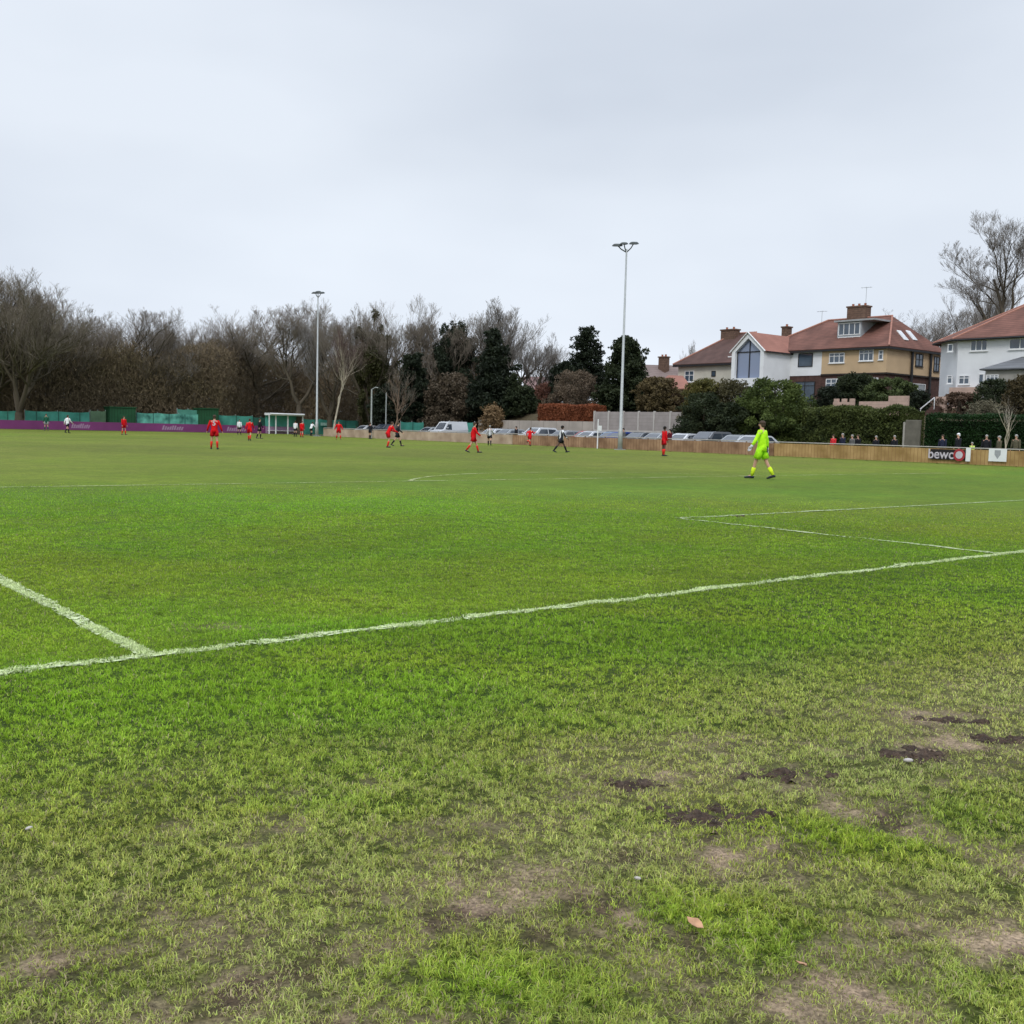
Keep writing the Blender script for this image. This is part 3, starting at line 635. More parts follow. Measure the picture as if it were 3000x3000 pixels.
def evergreen(name, u, vtop, dep, label, kind, wpx, cols, n=9000, size=.16, zlow=.05, seed=1, group=None, cat='tree'):
    root, H = tree_root(name, u, vtop, dep, label, cat=cat, group=group); g = np.random.default_rng(seed); Wd = wpx * dep / FPX / 2
    mb = MB(); mb.tube([(0, 0, 0), (.05, 0, H * .5), (0, .03, H * .93)], [Wd * .07 + .06, Wd * .05 + .04, .03], 7); mb.build('trunk', M['bark'], root)
    C = []; R_ = []
    if kind == 'cone':
        for i in range(130):
            t = g.uniform(0, 1) ** 1.1; z = zlow + (1 - zlow) * t; a = g.uniform(0, 6.28); r_ = Wd * (1 - t) ** .8 * g.uniform(.35, .95)
            C.append((r_ * math.cos(a), r_ * math.sin(a), z * H * .97)); s = Wd * (.12 + .22 * (1 - t)); R_.append((s * 1.1, s * 1.1, s * .9))
    elif kind == 'layer':
        for i in range(17):
            t = i / 16.5; zc = H * (.18 + .79 * t); rr = Wd * (1 - t) ** .75 * .95 * (.85 + .3 * g.uniform()) + .10
            for k in range(8):
                a = k * .785 + i * .5 + g.uniform(-.2, .2)
                for q in (.3, .6, .85, 1.0):
                    C.append((rr * q * math.cos(a), rr * q * math.sin(a), zc + q * rr * .10 + g.normal(0, .07))); R_.append((rr * .18 + .10, rr * .18 + .10, .17 + .05 * rr))
        for i in range(40):
            a = g.uniform(0, 6.28); r_ = Wd * g.uniform(.2, .85) * 1.1; C.append((r_ * math.cos(a), r_ * math.sin(a), H * g.uniform(.1, .5))); R_.append((.8, .8, .6))
    else:
        for i in range(150):
            a = g.uniform(0, 6.28); t = g.uniform(zlow, .92)
            w = (1 - max(0, (t - .35) / .65) ** 2.2) ** .55 if kind == 'oval' else (1 - t) ** .62 * .95 + .12
            s = min(Wd, H * .5) * g.uniform(.15, .30); r_ = max(0, Wd * w - s * .8) * math.sqrt(g.uniform(.15, 1)); C.append((r_ * math.cos(a), r_ * math.sin(a), t * H)); R_.append((s, s, s * .85))
    nC = len(C); 
    for i in range(nC // 2):
        c_ = np.array(C[g.integers(nC)]); a = g.uniform(0, 6.28); o_ = g.uniform(.05, .20) * min(Wd, H * .5); q_ = g.uniform(.05, .13) * min(Wd, H * .5)
        d_ = c_[:2] / (np.hypot(*c_[:2]) + 1e-6) if np.hypot(*c_[:2]) > .4 * Wd * (1 - c_[2] / H) else np.array([math.cos(a), math.sin(a)])
        k_ = float(np.mean(R_[g.integers(nC)])); C.append((c_[0] + d_[0] * (k_ * .7 + o_), c_[1] + d_[1] * (k_ * .7 + o_), min(H, c_[2] + g.uniform(-.1, .5) * k_))); R_.append((q_ * 1.3, q_ * 1.3, q_))
    leaf_cloud('crown', C, R_, n, size, cols, parent=root, rg=g, hollow=.25)
    return root
DK = ((.008, .013, .008), (.026, .036, .018)); DK2 = ((.010, .018, .008), (.045, .058, .024)); GR = ((.026, .044, .010), (.125, .165, .040)); YG = ((.045, .05, .012), (.17, .15, .045)); BR = ((.07, .05, .035), (.19, .145, .10))
evergreen('conifer', 1442, 962, DXX(1442, 72), 'dark pointed conifer in front of the tall grey bare tree', 'cone', 175, DK, 20000, .20, .04, 3)
evergreen('conifer', 1500, 1092, DXX(1505, 73), 'lower dark evergreen on the right shoulder of the pointed conifer', 'cone', 90, DK2, 7000, .18, .03, 8)
evergreen('evergreen_tree', 1205, 1020, DXX(1205, 66), 'dark evergreen left of the dark ivy tree, behind the green fence', 'oval', 100, DK, 12000, .18, .03, 4)
evergreen('evergreen_tree', 1130, 1120, DXX(1130, 64), 'dark evergreen mass low beside the thin brown trunk', 'oval', 110, DK, 7000, .18, .03, 14)
evergreen('evergreen_bush', 1325, 1095, DXX(1340, 70), 'brownish bush below the dark ivy tree behind the white van', 'oval', 190, ((.05, .038, .024), (.13, .10, .068)), 16000, .16, .03, 5, cat='bush')
evergreen('evergreen_bush', 1528, 1130, DXX(1528, 73), 'dark round bush at the left end of the copper hedge', 'oval', 95, DK2, 7000, .15, .02, 6, cat='bush')
evergreen('bush', 1440, 1178, DXX(1440, 69.5), 'tan winter bush at the foot of the pointed conifer', 'oval', 80, ((.13, .085, .04), (.30, .205, .11)), 5000, .12, .05, 7, cat='bush')
evergreen('conifer', 1712, 955, DXX(1712, 80), 'dark conifer with tiers of flat branches left of the tall floodlight', 'layer', 130, DK, 24000, .14, .05, 9)
evergreen('evergreen_tree', 1655, 1060, DXX(1655, 80), 'dark evergreen spreading left of the tiered conifer', 'oval', 130, DK, 16000, .15, .05, 10)
evergreen('evergreen_tree', 1825, 980, DXX(1825, 76), 'tall dark green evergreen directly behind the tall floodlight pole', 'taper', 180, DK2, 30000, .17, .04, 12)
evergreen('bush', 1683, 1085, DXX(1683, 74.5), 'brown leafless bush above the copper hedge', 'oval', 170, BR, 15000, .09, .05, 15, cat='bush')
evergreen('bush', 1590, 1120, DXX(1590, 78), 'reddish brown bush at the left end of the copper hedge', 'oval', 80, ((.10, .05, .035), (.22, .10, .07)), 5000, .10, .1, 16, cat='bush')
evergreen('bush', 1925, 1105, DXX(1925, 75), 'tangled brown and green bush below the small chimney', 'oval', 160, ((.06, .045, .022), (.15, .115, .05)), 18000, .11, .1, 17, cat='bush')
evergreen('bush', 1985, 1150, DXX(1985, 77), 'dark brown bush under the pink hipped roof', 'oval', 150, ((.04, .028, .016), (.10, .07, .04)), 14000, .10, .1, 18, cat='bush')
evergreen('bush', 2055, 1100, DXX(2055, 68), 'yellowish green bush at the left end of the tall hedge', 'oval', 140, YG, 17000, .09, .05, 19, cat='bush')
evergreen('bush', 2062, 1150, DXX(2062, 66.5), 'dark bush just behind the parked cars at the end of the concrete fence', 'oval', 190, DK2, 20000, .10, .02, 20, cat='bush')
evergreen('bush', 2140, 1105, DXX(2140, 69), 'brownish green bush between the yellowish bush and the big green bush', 'oval', 190, ((.035, .035, .014), (.12, .105, .05)), 22000, .09, .04, 21, cat='bush')
evergreen('bush', 2265, 1112, DXX(2265, 69), 'biggest bright green bush, in front of the white gabled extension', 'oval', 270, GR, 46000, .10, .0, 22, cat='bush')
evergreen('bush', 2165, 1180, DXX(2165, 67.5), 'dark green bush behind the goalkeeper, over the parked cars', 'oval', 260, DK2, 30000, .10, .0, 23, cat='bush')
evergreen('bush', 2420, 1128, DXX(2420, 75), 'dark evergreen bush in the garden left of the pink castle wall', 'oval', 95, DK, 7000, .09, .1, 24, cat='bush')
evergreen('bush', 2498, 1092, DXX(2498, 78), 'green bush on the garden terrace under the brick wall', 'oval', 170, DK2, 17000, .10, .05, 25, cat='bush')
evergreen('bush', 2600, 1108, DXX(2600, 78), 'light green bush under the yellow corner of the house', 'oval', 190, ((.03, .045, .015), (.10, .13, .045)), 16000, .10, .2, 26, cat='bush')
evergreen('bush', 2690, 1142, DXX(2690, 77), 'small dark bush beside the white handrail', 'oval', 70, DK, 4000, .08, .1, 27, cat='bush')
evergreen('bush', 2805, 1150, DXX(2805, 77), 'reddish brown leafless bush below the white house', 'oval', 150, ((.06, .042, .026), (.16, .10, .07)), 8000, .09, .05, 28, cat='bush')
evergreen('bush', 2905, 1108, DXX(2905, 76), 'dark green bush under the grey lean-to roof', 'oval', 130, DK2, 8000, .09, .05, 29, cat='bush')
evergreen('bush', 2990, 1095, DXX(2990, 75), 'brown and green bush at the right edge below the grey roof', 'oval', 120, ((.03, .028, .012), (.10, .075, .035)), 8000, .09, .05, 30, cat='bush')
evergreen('bush', 2880, 1170, DXX(2880, 71), 'pale twiggy bush directly above the clipped dark hedge', 'oval', 130, ((.07, .065, .045), (.22, .20, .13)), 5000, .07, .1, 31, cat='bush')

# birch and thin trunks on the near side of the wood
def small_tree(name, u0, u1, vt, dep, r_, label, mtk, counts, seed, wide, crownmat, lean=0):
    root, H = tree_root(name, u0, vt, dep, label); dx = (u1 - u0) * dep / FPX
    t_, c_ = bare_tree(seed, counts=counts, trunk_h=.28, fork=1, spread=.5, up=.45, r0=r_ / H, lmain=.5 * wide)
    for nm, (V, F), mt in (('trunk', t_, mtk), ('crown', c_, crownmat)):
        V = V * H / max(c_[0][:, 2].max(), .5); V[:, 0] += V[:, 2] / H * dx * RM[0][0]; V[:, 1] += V[:, 2] / H * dx * RM[0][1]; mesh_np(nm, V, F, mt, root)
M['twigred'] = mat('reddish twigs', (.13, .085, .075), .9, .2, .5)
small_tree('birch_tree', 975, 992, 940, 120, .16, 'white-trunked birch with reddish twigs beside the thin floodlight pole', M['birch'], (12, 7, 6, 6), 31, .9, M['twigred'])
small_tree('small_tree', 1147, 1165, 1060, DXX(1147, 60), .11, 'thin leaning brown tree behind the red player beside the black-clad one', mat('brown bark', (.16, .11, .075), .9, .2, 3), (8, 6, 6, 5), 33, .8, M['twig'])
small_tree('small_tree', 2935, 2985, 1150, DXX(2935, 64.3), .08, 'twisted pale bare tree in front of the clipped dark hedge', M['birch'], (7, 5, 4), 35, 1.2, M['twigpale'])

# hedges: leafy shell over a solid dark core
def hedge(name, X0, X1, Y0, Y1, ztop, label, cols, n, size, wob=.25, z0=0):
    cx, cy = (X0 + X1) / 2, (Y0 + Y1) / 2; root = empty(name, (cx, cy, z0), label=label, cat='hedge'); g = np.random.default_rng(int(Y0 * 7))
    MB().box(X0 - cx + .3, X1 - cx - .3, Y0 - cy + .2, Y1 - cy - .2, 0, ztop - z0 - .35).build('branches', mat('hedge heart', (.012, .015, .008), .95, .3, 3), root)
    # points on front, top, ends
    A = [(Y1 - Y0) * (ztop - z0), (Y1 - Y0) * (X1 - X0), (X1 - X0) * (ztop - z0) * 2]; k = g.choice(3, n, p=np.array(A) / sum(A))
    P = np.stack([g.uniform(X0, X1, n), g.uniform(Y0, Y1, n), g.uniform(z0, ztop, n)], 1)
    P[k == 0, 0] = X0; P[k == 1, 2] = ztop; e = k == 2; P[e, 1] = np.where(g.uniform(0, 1, e.sum()) < .5, Y0, Y1)
    nn = fb(P[:, 1] + P[:, 0], P[:, 2] * 1.3, 1.1, 5, 3) - .5
    P[:, 0] += np.where(k == 0, nn * wob * 2.4 + g.normal(0, .07, n), 0); P[:, 2] += np.where(k == 1, (vn(P[:, 1], P[:, 0], 1.3, 3) - .5) * wob * 2.6 + g.normal(0, .07, n), 0) - (k == 0) * .0
    P -= np.array([cx, cy, z0]); a = norm(g.normal(0, 1, (n, 3))); b = norm(np.cross(a, g.normal(0, 1, (n, 3)))); s = size * g.uniform(.5, 1.4, n)[:, None]
    V = np.empty((n, 4, 3)); V[:, 0] = P - a * s; V[:, 1] = P + b * s * .5; V[:, 2] = P + a * s; V[:, 3] = P - b * s * .5
    cols = np.asarray(cols); tone = np.clip(fb(P[:, 1] * 1.0, P[:, 2] * 1.2, .7, 8, 2) * .7 + g.uniform(-.15, .45, n), 0, 1)[:, None]; c = cols[0] + (cols[1] - cols[0]) * tone
    mesh_np('foliage', V.reshape(-1, 3), np.arange(n * 4).reshape(n, 4), M['leaf'], root, col=np.repeat(c, 4, 0))
    return root
hedge('hedge', 66.2, 69.5, 33.9, 42.2, 3.45, 'shaggy dark green hedge with lighter top behind the standing spectators', ((.014, .024, .007), (.11, .135, .035)), 42000, .085, .32)
hedge('hedge', 65.2, 66.8, 21.5, 31.4, 3.05, 'neatly clipped very dark green hedge at the right edge', ((.006, .020, .006), (.022, .060, .014)), 42000, .06, .06)
hedge('hedge', 70.6, 72.2, 70.0, 78.8, 3.95, 'copper red beech hedge above the pale wall', ((.14, .04, .018), (.34, .12, .055)), 26000, .08, .12, z0=2.3)

# ------------------------------------------------------------------ walls and garden pieces on the right
def slab_fence(name, X, Y0, Y1, z0, zb, zt, n, label, panel, base):
    root = empty(name, (X, (Y0 + Y1) / 2, 0), label=label, cat='fence'); L = Y1 - Y0; st_ = L / n
    MB().box(-.11, .11, -L / 2, L / 2, z0, zb).build('base_wall', base, root)
    for k in range(n): MB().box(-.04, .04, -L / 2 + k * st_ + .09, -L / 2 + (k + 1) * st_ - .09, zb, zt - .05).build('panel', panel, root, bev=.01)
    for k in range(n + 1):
        MB().box(-.09, .09, -L / 2 + k * st_ - .085, -L / 2 + k * st_ + .085, zb, zt + .03).build('post', M['concrete'], root, bev=.01)
slab_fence('concrete_fence', 70.0, 57.2, 69.4, 0, 1.55, 3.38, 6, 'tall grey panel fence with pale posts and base behind the parked cars', M['concpanel'], M['concrete'])
w = MB().box(-.12, .12, -9.5, 9.5, 0, 2.35).build('garden_wall', rows(mat('pale worn wall', (.36, .32, .28), .9, .15, .8), 1, .5, (.27, .24, .21), .05)); w.location = (70.2, 79.2, 0); tag(w, 'low pale wall under the copper red hedge', 'wall')
r_ = empty('gate', (65.9, 32.65, 0), label='narrow grey concrete gate panel between the shaggy hedge and the clipped hedge', cat='gate')
MB().box(-.06, .06, -.55, .6, .02, 2.75).build('panel', mat('weathered grey panel', (.13, .12, .10), .9, .2, 2), r_, bev=.02); MB().box(-.09, .09, .62, .76, 0, 2.6).build('post', M['rail'], r_, bev=.01)
# pink block terrace walls
def at(u, v, X): return PX(u, v, X)
def yspan(u0, u1, X): a = PX(u0, 1200, X)[1]; b = PX(u1, 1200, X)[1]; return min(a, b), max(a, b)
r_ = empty('terrace_wall', (73.6, 40, 3.1), label='pink block garden wall with castle-like gaps above the shaggy hedge', cat='wall')
y0, y1 = yspan(2442, 2502, 73.6); zt = at(2470, 1168, 73.6)[2] - 3.1; mb = MB(); mb.box(-.12, .12, y0 - 40, y1 - 40, 0, zt - .28); L = y1 - y0
for k in range(3): mb.box(-.12, .12, y0 - 40 + k * L / 2.6, y0 - 40 + k * L / 2.6 + L * .2, zt - .28, zt)
mb.build('block_wall', M['pinkblock'], r_)
y0, y1 = yspan(2518, 2605, 73.6); zt = at(2560, 1176, 73.6)[2] - 3.1; MB().box(-.12, .12, y0 - 40, y1 - 40, 0, zt).build('block_wall', M['pinkblock'], r_)
y0, y1 = yspan(2603, 2660, 73.6); zt = at(2630, 1160, 73.6)[2] - 3.1; MB().box(-.13, .13, y0 - 40, y1 - 40.02, 0, zt).build('block_wall', M['pinkblock'], r_)
r_ = empty('garden_steps', (74.5, 33.6, 3.2), label='brick steps with a sloping white handrail right of the pink wall', cat='steps')
a = PX(2697, 1198, 74.5) - np.array([74.5, 33.6, 3.2]); b = PX(2738, 1165, 74.5) - np.array([74.5, 33.6, 3.2])
mb = MB(); 
for k in range(6):
    t0 = k / 6; mb.box(-.1, 1.2, min(a[1], b[1]) + abs(b[1] - a[1]) * (1 - (k + 1) / 6), min(a[1], b[1]) + abs(b[1] - a[1]) * (1 - k / 6), -.3, a[2] - .5 + (b[2] - a[2]) * t0)
mb.build('steps', M['brick'], r_); MB().tube([a, b], [.05, .05], 6).build('handrail', M['plastic'], r_)
MB().tube([a, a + np.array([0, 0, -.8])], [.03, .03], 6).build('post', M['plastic'], r_); MB().tube([b, b + np.array([0, 0, -.9])], [.03, .03], 6).build('post', M['plastic'], r_)
y0, y1 = yspan(2742, 2772, 76); MB_ = MB().box(-.15, .15, y0 - y1, 0, 0, 1.6).build('brick_pier', M['pinkblock']); MB_.location = (76, y1, 3.2); tag(MB_, 'pinkish brick pier at the top of the garden steps', 'pier')

# ------------------------------------------------------------------ houses
def window(root, face, pos, y0, y1, z0, z1, mull=(0.5,), trans=None, gl='glass', fr='frame', name='window', sill=True):
    """window proud of a wall. face 'x': wall looks to -X at x=pos, spans y; face 'y': wall looks to -Y at y=pos, spans x"""
    def B(mb, a0, a1, b0, b1, d0, d1):
        if face == 'x': mb.box(pos - d1, pos - d0, a0, a1, b0, b1)
        else: mb.box(a0, a1, pos - d1, pos - d0, b0, b1)
    t = .07; mb = MB(); B(mb, y0, y1, z1 - t, z1, -.03, .06); B(mb, y0, y1, z0, z0 + t, -.03, .06); B(mb, y0, y0 + t, z0 + t, z1 - t, -.03, .06); B(mb, y1 - t, y1, z0 + t, z1 - t, -.03, .06)
    for q in mull:
        c = y0 + (y1 - y0) * q; B(mb, c - .035, c + .035, z0 + t, z1 - t, -.03, .055)
    if trans is not None:
        c = z0 + (z1 - z0) * trans; B(mb, y0 + t, y1 - t, c - .03, c + .03, -.03, .05)
    f = mb.build(name, M[fr], root)
    g = MB(); B(g, y0 + t * .6, y1 - t * .6, z0 + t * .6, z1 - t * .6, -.02, .02); g.build('pane', M[gl], f)
    if sill: s = MB(); B(s, y0 - .06, y1 + .06, z0 - .07, z0 - .003, -.03, .12); s.build('sill', M[fr], f)
    return f
def roof_mesh(V, F, name, mt, root, thick=.14):
    mb = MB(); mb.add(V, F); o = mb.build(name, mt, root); s = o.modifiers.new('thick', 'SOLIDIFY'); s.thickness = thick; s.offset = -1; return o
def hip(root, x0, x1, y0, y1, ze, xr, ra, rb, zr, mt, name='roof', ov=.45, left=True, right=True):
    x0, x1, y0, y1 = x0 - ov, x1 + ov, y0 - ov, y1 + ov
    V = [(x0, y0, ze), (x1, y0, ze), (x1, y1, ze), (x0, y1, ze), (xr, ra, zr), (xr, rb, zr)]
    o = roof_mesh(V, [(0, 4, 5, 3), (0, 1, 4), (1, 2, 5, 4), (2, 3, 5)], name, mt, root)
    mb = MB()
    for a, b in ((0, 4), (3, 5), (4, 5)): mb.tube([Vector(V[a]) + Vector((0, 0, .03)), Vector(V[b]) + Vector((0, 0, .05))], [.09, .09], 6)
    mb.build('ridge_tiles', M['ridge'], root)
    # gutter and fascia under the eaves
    g = MB(); g.box(x0, x0 + .12, y0, y1, ze - .26, ze - .08); g.box(x0 + .12, x1, y0, y0 + .12, ze - .26, ze - .08); g.box(x0 + .12, x1 - .12, y0 + .12, y1 - .12, ze - .20, ze - .14); g.build('gutter', M['black'], root)
    return o
def chimney(root, x, y, z0, z1, wx, wy, pots, name='chimney'):
    mb = MB().box(x - wx / 2, x + wx / 2, y - wy / 2, y + wy / 2, z0, z1); mb.box(x - wx / 2 - .08, x + wx / 2 + .08, y - wy / 2 - .08, y + wy / 2 + .08, z1, z1 + .14)
    c = mb.build(name, M['chimneybrick'], root)
    for k in range(pots):
        yy = y + (k - (pots - 1) / 2) * (wy / max(pots, 1)); MB().tube([(x, yy, z1 + .14), (x, yy, z1 + .34), (x, yy, z1 + .38)], [.13, .11, .14], 8).build('chimney_pot', M['terracotta'], c)
    return c
def aerial(root, x, y, z0, z1, name='aerial'):
    mb = MB().tube([(x, y, z0), (x, y, z1)], [.02, .02], 5); mb.tube([(x, y - .55, z1 - .1), (x, y + .55, z1 - .05)], [.015, .015], 5)
    for k in range(5): mb.tube([(x - .2, y - .5 + k * .25, z1 - .08), (x + .2, y - .5 + k * .25, z1 - .08)], [.01, .01], 4)
    mb.build(name, M['galv'], root)
G0 = 4.2
# yellow and brick semi with hipped red roof
HR = empty('semi_detached_house', (88, 49, G0), label='yellow and brown brick house under a hipped red roof with dormer and tall chimney', cat='house'); HR.location = (0, 0, 0)
X0, X1, Ya, Yb, ZE = 83.5, 93.0, 45.7, 52.45, 9.72
MB().box(X0, X1, Ya, Yb, G0 - .6, 7.32).build('brick_wall', M['brick'], HR)
MB().box(X0 - .06, X1, Ya - .06, Yb, 7.32, ZE - .1).build('yellow_wall', M['yellow'], HR)
mb = MB(); mb.box(X0 - .16, X0 - .062, Ya - .16, Yb, 7.22, 7.36); mb.box(X0 - .062, X1, Ya - .16, Ya - .062, 7.22, 7.36); mb.build('brick_band', M['darktimber'], HR)
hip(HR, X0, X1, Ya, 60.2, ZE, 88.4, 48.3, 55.3, 13.0, M['roofred'])
for (a, b, c, d_) in ((2432, 1032, 2475, 1062), (2520, 1022, 2560, 1056)):
    p0 = PX(a, b, X0); p1 = PX(c, d_, X0); window(HR, 'x', X0 - .06, p1[1], p0[1], p1[2] - .02, p0[2] - .1, (.34, .67), .68)
window(HR, 'x', X0 - .06, 46.0, 46.45, 8.5, 9.35, (), .6)
window(HR, 'x', X0, 50.2, 51.9, 5.5, 6.9, (.33, .66), .7); window(HR, 'x', X0, 46.4, 48.6, 5.4, 6.9, (.25, .5, .75), .7)
# side wall windows and down pipes
window(HR, 'y', Ya - .06, 88.3, 89.6, 8.2, 9.35, (.5,), .55, fr='black'); window(HR, 'y', Ya - .06, 91.6, 92.6, 7.9, 9.3, (.5,), .5, fr='black')
window(HR, 'y', Ya, 87.6, 90.4, 4.9, 6.6, (.5,), None, gl='lampglass')
for xx in (87.5, 90.8): MB().box(xx - .12, xx + .12, Ya - .30, Ya - .165, G0, ZE - .28).build('drain_pipe', M['black'], HR)
chimney(HR, 88.4, 51.9, 12.3, 14.05, 1.0, 2.0, 3)
aerial(HR, 88.4, 51.2, 14.0, 16.0)
# dormer
p0 = PX(2455, 945, 84.9); p1 = PX(2522, 1000, 84.9)
DM = MB().box(84.9, 88.2, p1[1], p0[1], p1[2] - .1, p0[2]).build('dormer', mat('grey dormer cladding', (.34, .37, .40), .7, .1, 2), HR)
MB().box(84.6, 88.9, p1[1] - 1.5, p0[1] + .25, p0[2] + .002, p0[2] + .16).build('dormer_roof', M['lead'], DM)
q0 = p1[1] + .12; q1 = p0[1] - .12; window(DM, 'x', 84.9, q0, q1, p1[2] + .65, p0[2] - .1, (.25, .5, .75), None, sill=False)
window(DM, 'x', 84.9, q0, q1, p1[2], p1[2] + .5, (.33, .66), None, sill=False)
# skylights on the right-hand hip
e = Vector((0, 48.3 - (Ya - .45), 13.0 - ZE)).normalized(); nrm = Vector((0, -e.z, e.y))
for (uu_, vv_) in ((2643, 984), (2669, 984)):
    d = ray(uu_, vv_); pl = Vector((88, Ya - .45, ZE)); dn = Vector(d).dot(nrm); tt = (pl - Vector(CAM)).dot(nrm) / dn; c = Vector(CAM) + Vector(d) * tt
    xv = Vector((1, 0, 0)); mb = MB(); V = []
    for k in (.02, .10):
        for sx, sy in ((-1, -1), (1, -1), (1, 1), (-1, 1)): V.append(c + xv * (.36 * sx) + e * (.62 * sy) + nrm * k)
    mb.add(V, [(3, 2, 1, 0), (4, 5, 6, 7), (0, 1, 5, 4), (1, 2, 6, 5), (2, 3, 7, 6), (3, 0, 4, 7)]); s_ = mb.build('skylight', M['frame'], HR)
    V = [c + xv * (.28 * sx) + e * (.53 * sy) + nrm * .104 for sx, sy in ((-1, -1), (1, -1), (1, 1), (-1, 1))]; V += [v_ + nrm * .004 for v_ in V]
    mb = MB(); mb.add(V, [(3, 2, 1, 0), (4, 5, 6, 7), (0, 1, 5, 4), (1, 2, 6, 5), (2, 3, 7, 6), (3, 0, 4, 7)]); mb.build('pane', mat('sky painted pane', (.62, .65, .68), .15, .05, 2), s_)  # sky reflection painted in as the pane's pale colour

# white half of the pair with the glazed gable extension
HW = empty('white_house', (0, 0, 0), label='white rendered house with a glazed gable extension and new pink roof', cat='house')
MB().box(X0 - .06, X1, 52.46, 60.2, 7.25, ZE - .1).build('white_wall', M['white'], HW)
MB().box(X0, X1, 52.46, 60.2, G0 - .6, 7.25).build('brick_wall', M['brick'], HW)
window(HW, 'x', X0 - .06, 53.45, 55.1, 8.1, 9.4, (), None, fr='black', sill=False)
window(HW, 'x', X0, 53.1, 55.4, 4.6, 6.7, (.5,), .8, fr='black', sill=False)
EX, EY0, EY1, EZ, RZ = 79.2, 56.0, 59.85, 9.5, 11.25; RY = (EY0 + EY1) / 2
# gable front as a thick white surround, side walls
def gable_ring(x, y0, y1, zb, ze, zr, t):
    ym = (y0 + y1) / 2; out = [(y0, zb), (y1, zb), (y1, ze), (ym, zr), (y0, ze)]; inn = [(y0 + t, zb + 1.0), (y1 - t, zb + 1.0), (y1 - t, ze - .05), (ym, zr - t * 1.25), (y0 + t, ze - .05)]
    return out, inn
zb = 5.9
out, inn = gable_ring(EX, EY0, EY1, zb, EZ, RZ, .42)
V = [(EX, y, z) for y, z in out] + [(EX, y, z) for y, z in inn] + [(EX + .5, y, z) for y, z in out] + [(EX + .5, y, z) for y, z in inn]; F = []
for k in range(5):
    k2 = (k + 1) % 5; F += [(k, k + 5, k2 + 5, k2), (k + 5, k + 15, k2 + 15, k2 + 5), (k, k2, k2 + 10, k + 10)]
mb = MB(); mb.add(V, F); mb.build('gable_surround', M['white'], HW)
for a_, b_, c_ in ((EY0, EY0 + .3, EY0 + .42), (EY1 - .3, EY1, EY1 - .42)):
    mb = MB(); mb.box(EX + .5, X0 - .07, a_, b_, G0 - .6, EZ); mb.box(EX, EX + .5, min(a_ + (b_ - a_) * (a_ != EY0), c_), max(b_ if a_ != EY0 else a_, c_), G0 - .6, zb - .002) if a_ != EY0 else mb.box(EX, EX + .5, EY0, EY0 + .42, G0 - .6, zb - .002)
    mb.build('extension_wall', M['white'], HW)
ig = [(EY0 + .42, zb + 1), (EY1 - .42, zb + 1), (EY1 - .42, EZ - .05), (RY, RZ - .525), (EY0 + .42, EZ - .05)]
gl = MB(); gl.add([(EX + .36, y, z) for y, z in ig] + [(EX + .40, y, z) for y, z in ig], [(4, 3, 2, 1, 0), (5, 6, 7, 8, 9)]); GW = gl.build('gable_window', M['gableglass'], HW)
mb = MB(); mb.box(EX + .30, EX + .355, RY - .05, RY + .05, zb + 1, RZ - .6); mb.box(EX + .29, EX + .35, EY0 + .42, EY1 - .42, EZ - .12, EZ - .02)
mb.box(EX + .30, EX + .355, EY0 + .42, EY0 + .5, zb + 1, EZ - .13); mb.box(EX + .30, EX + .355, EY1 - .5, EY1 - .42, zb + 1, EZ - .13); mb.build('glazing_bar', M['black'], GW)
MB().box(EX + .4, EX + .5, EY0 + .45, EY1 - .45, G0 - .3, zb - .1).build('patio_door', M['glass'], HW)
MB().box(EX + .1, EX + .35, EY0 + .42, EY1 - .42, G0 - .6, 4.9).build('balcony_panel', mat('grey stone', (.30, .28, .25), .9, .15, 3), HW)
ovx = .0
V = [(EX - .06, EY0 - .22, EZ - .06), (EX - .06, RY, RZ + .10), (EX - .06, EY1 + .22, EZ - .06), (88.0, EY0 - .22, EZ - .06), (88.0, RY, RZ + .10), (88.0, EY1 + .22, EZ - .06)]
roof_mesh(V, [(0, 3, 4, 1), (1, 4, 5, 2)], 'extension_roof', M['roofnew'], HW, .12)
mb = MB(); mb.tube([(EX - .10, EY0 - .2, EZ - .10), (EX - .10, RY, RZ + .06), (EX - .10, EY1 + .2, EZ - .10)], [.07, .07, .07], 6); mb.build('barge_board', M['frame'], HW)
MB().box(EX + .2, X0 - .1, EY0 - .30, EY0 - .20, EZ - .2, EZ - .08).build('gutter', M['black'], HW)
chimney(HW, 88.6, 60.4, 10.6, 12.6, .8, .7, 1)
aerial(HW, 88.0, 55.8, 12.5, 14.0)

# old cream house behind
HO = empty('old_house', (0, 0, 0), label='old cream rendered house with dark brown roof and broad twin-pot chimney', cat='house')
ox0, ox1, oy0, oy1, oz = 84.5, 93.5, 62.6, 71.5, 8.85
MB().box(ox0, ox1, oy0, oy1, G0 - .6, oz).build('cream_wall', M['oldwhite'], HO)
hip(HO, ox0, ox1, oy0, oy1, oz + .05, 89, 64.6, 67.5, 12.4, M['roofold'])
window(HO, 'x', ox0, 66.2, 66.75, 7.5, 8.1, (), None, fr='black', sill=False); window(HO, 'x', ox0, 63.1, 64.6, 5.2, 6.5, (.5,), .6); window(HO, 'x', ox0, 69.2, 70.5, 7.0, 8.2, (.5,), .6)
c = PX(2140, 965, 88.5); chimney(HO, 88.5, c[1], 11.0, PX(2140, 958, 88.5)[2] - .4, .9, 1.9, 2)
mb = MB(); mb.box(ox0 + .4, ox0 + .9, 63.6, 65.0, 9.45, 9.62); mb.build('roof_window', M['frame'], HO)

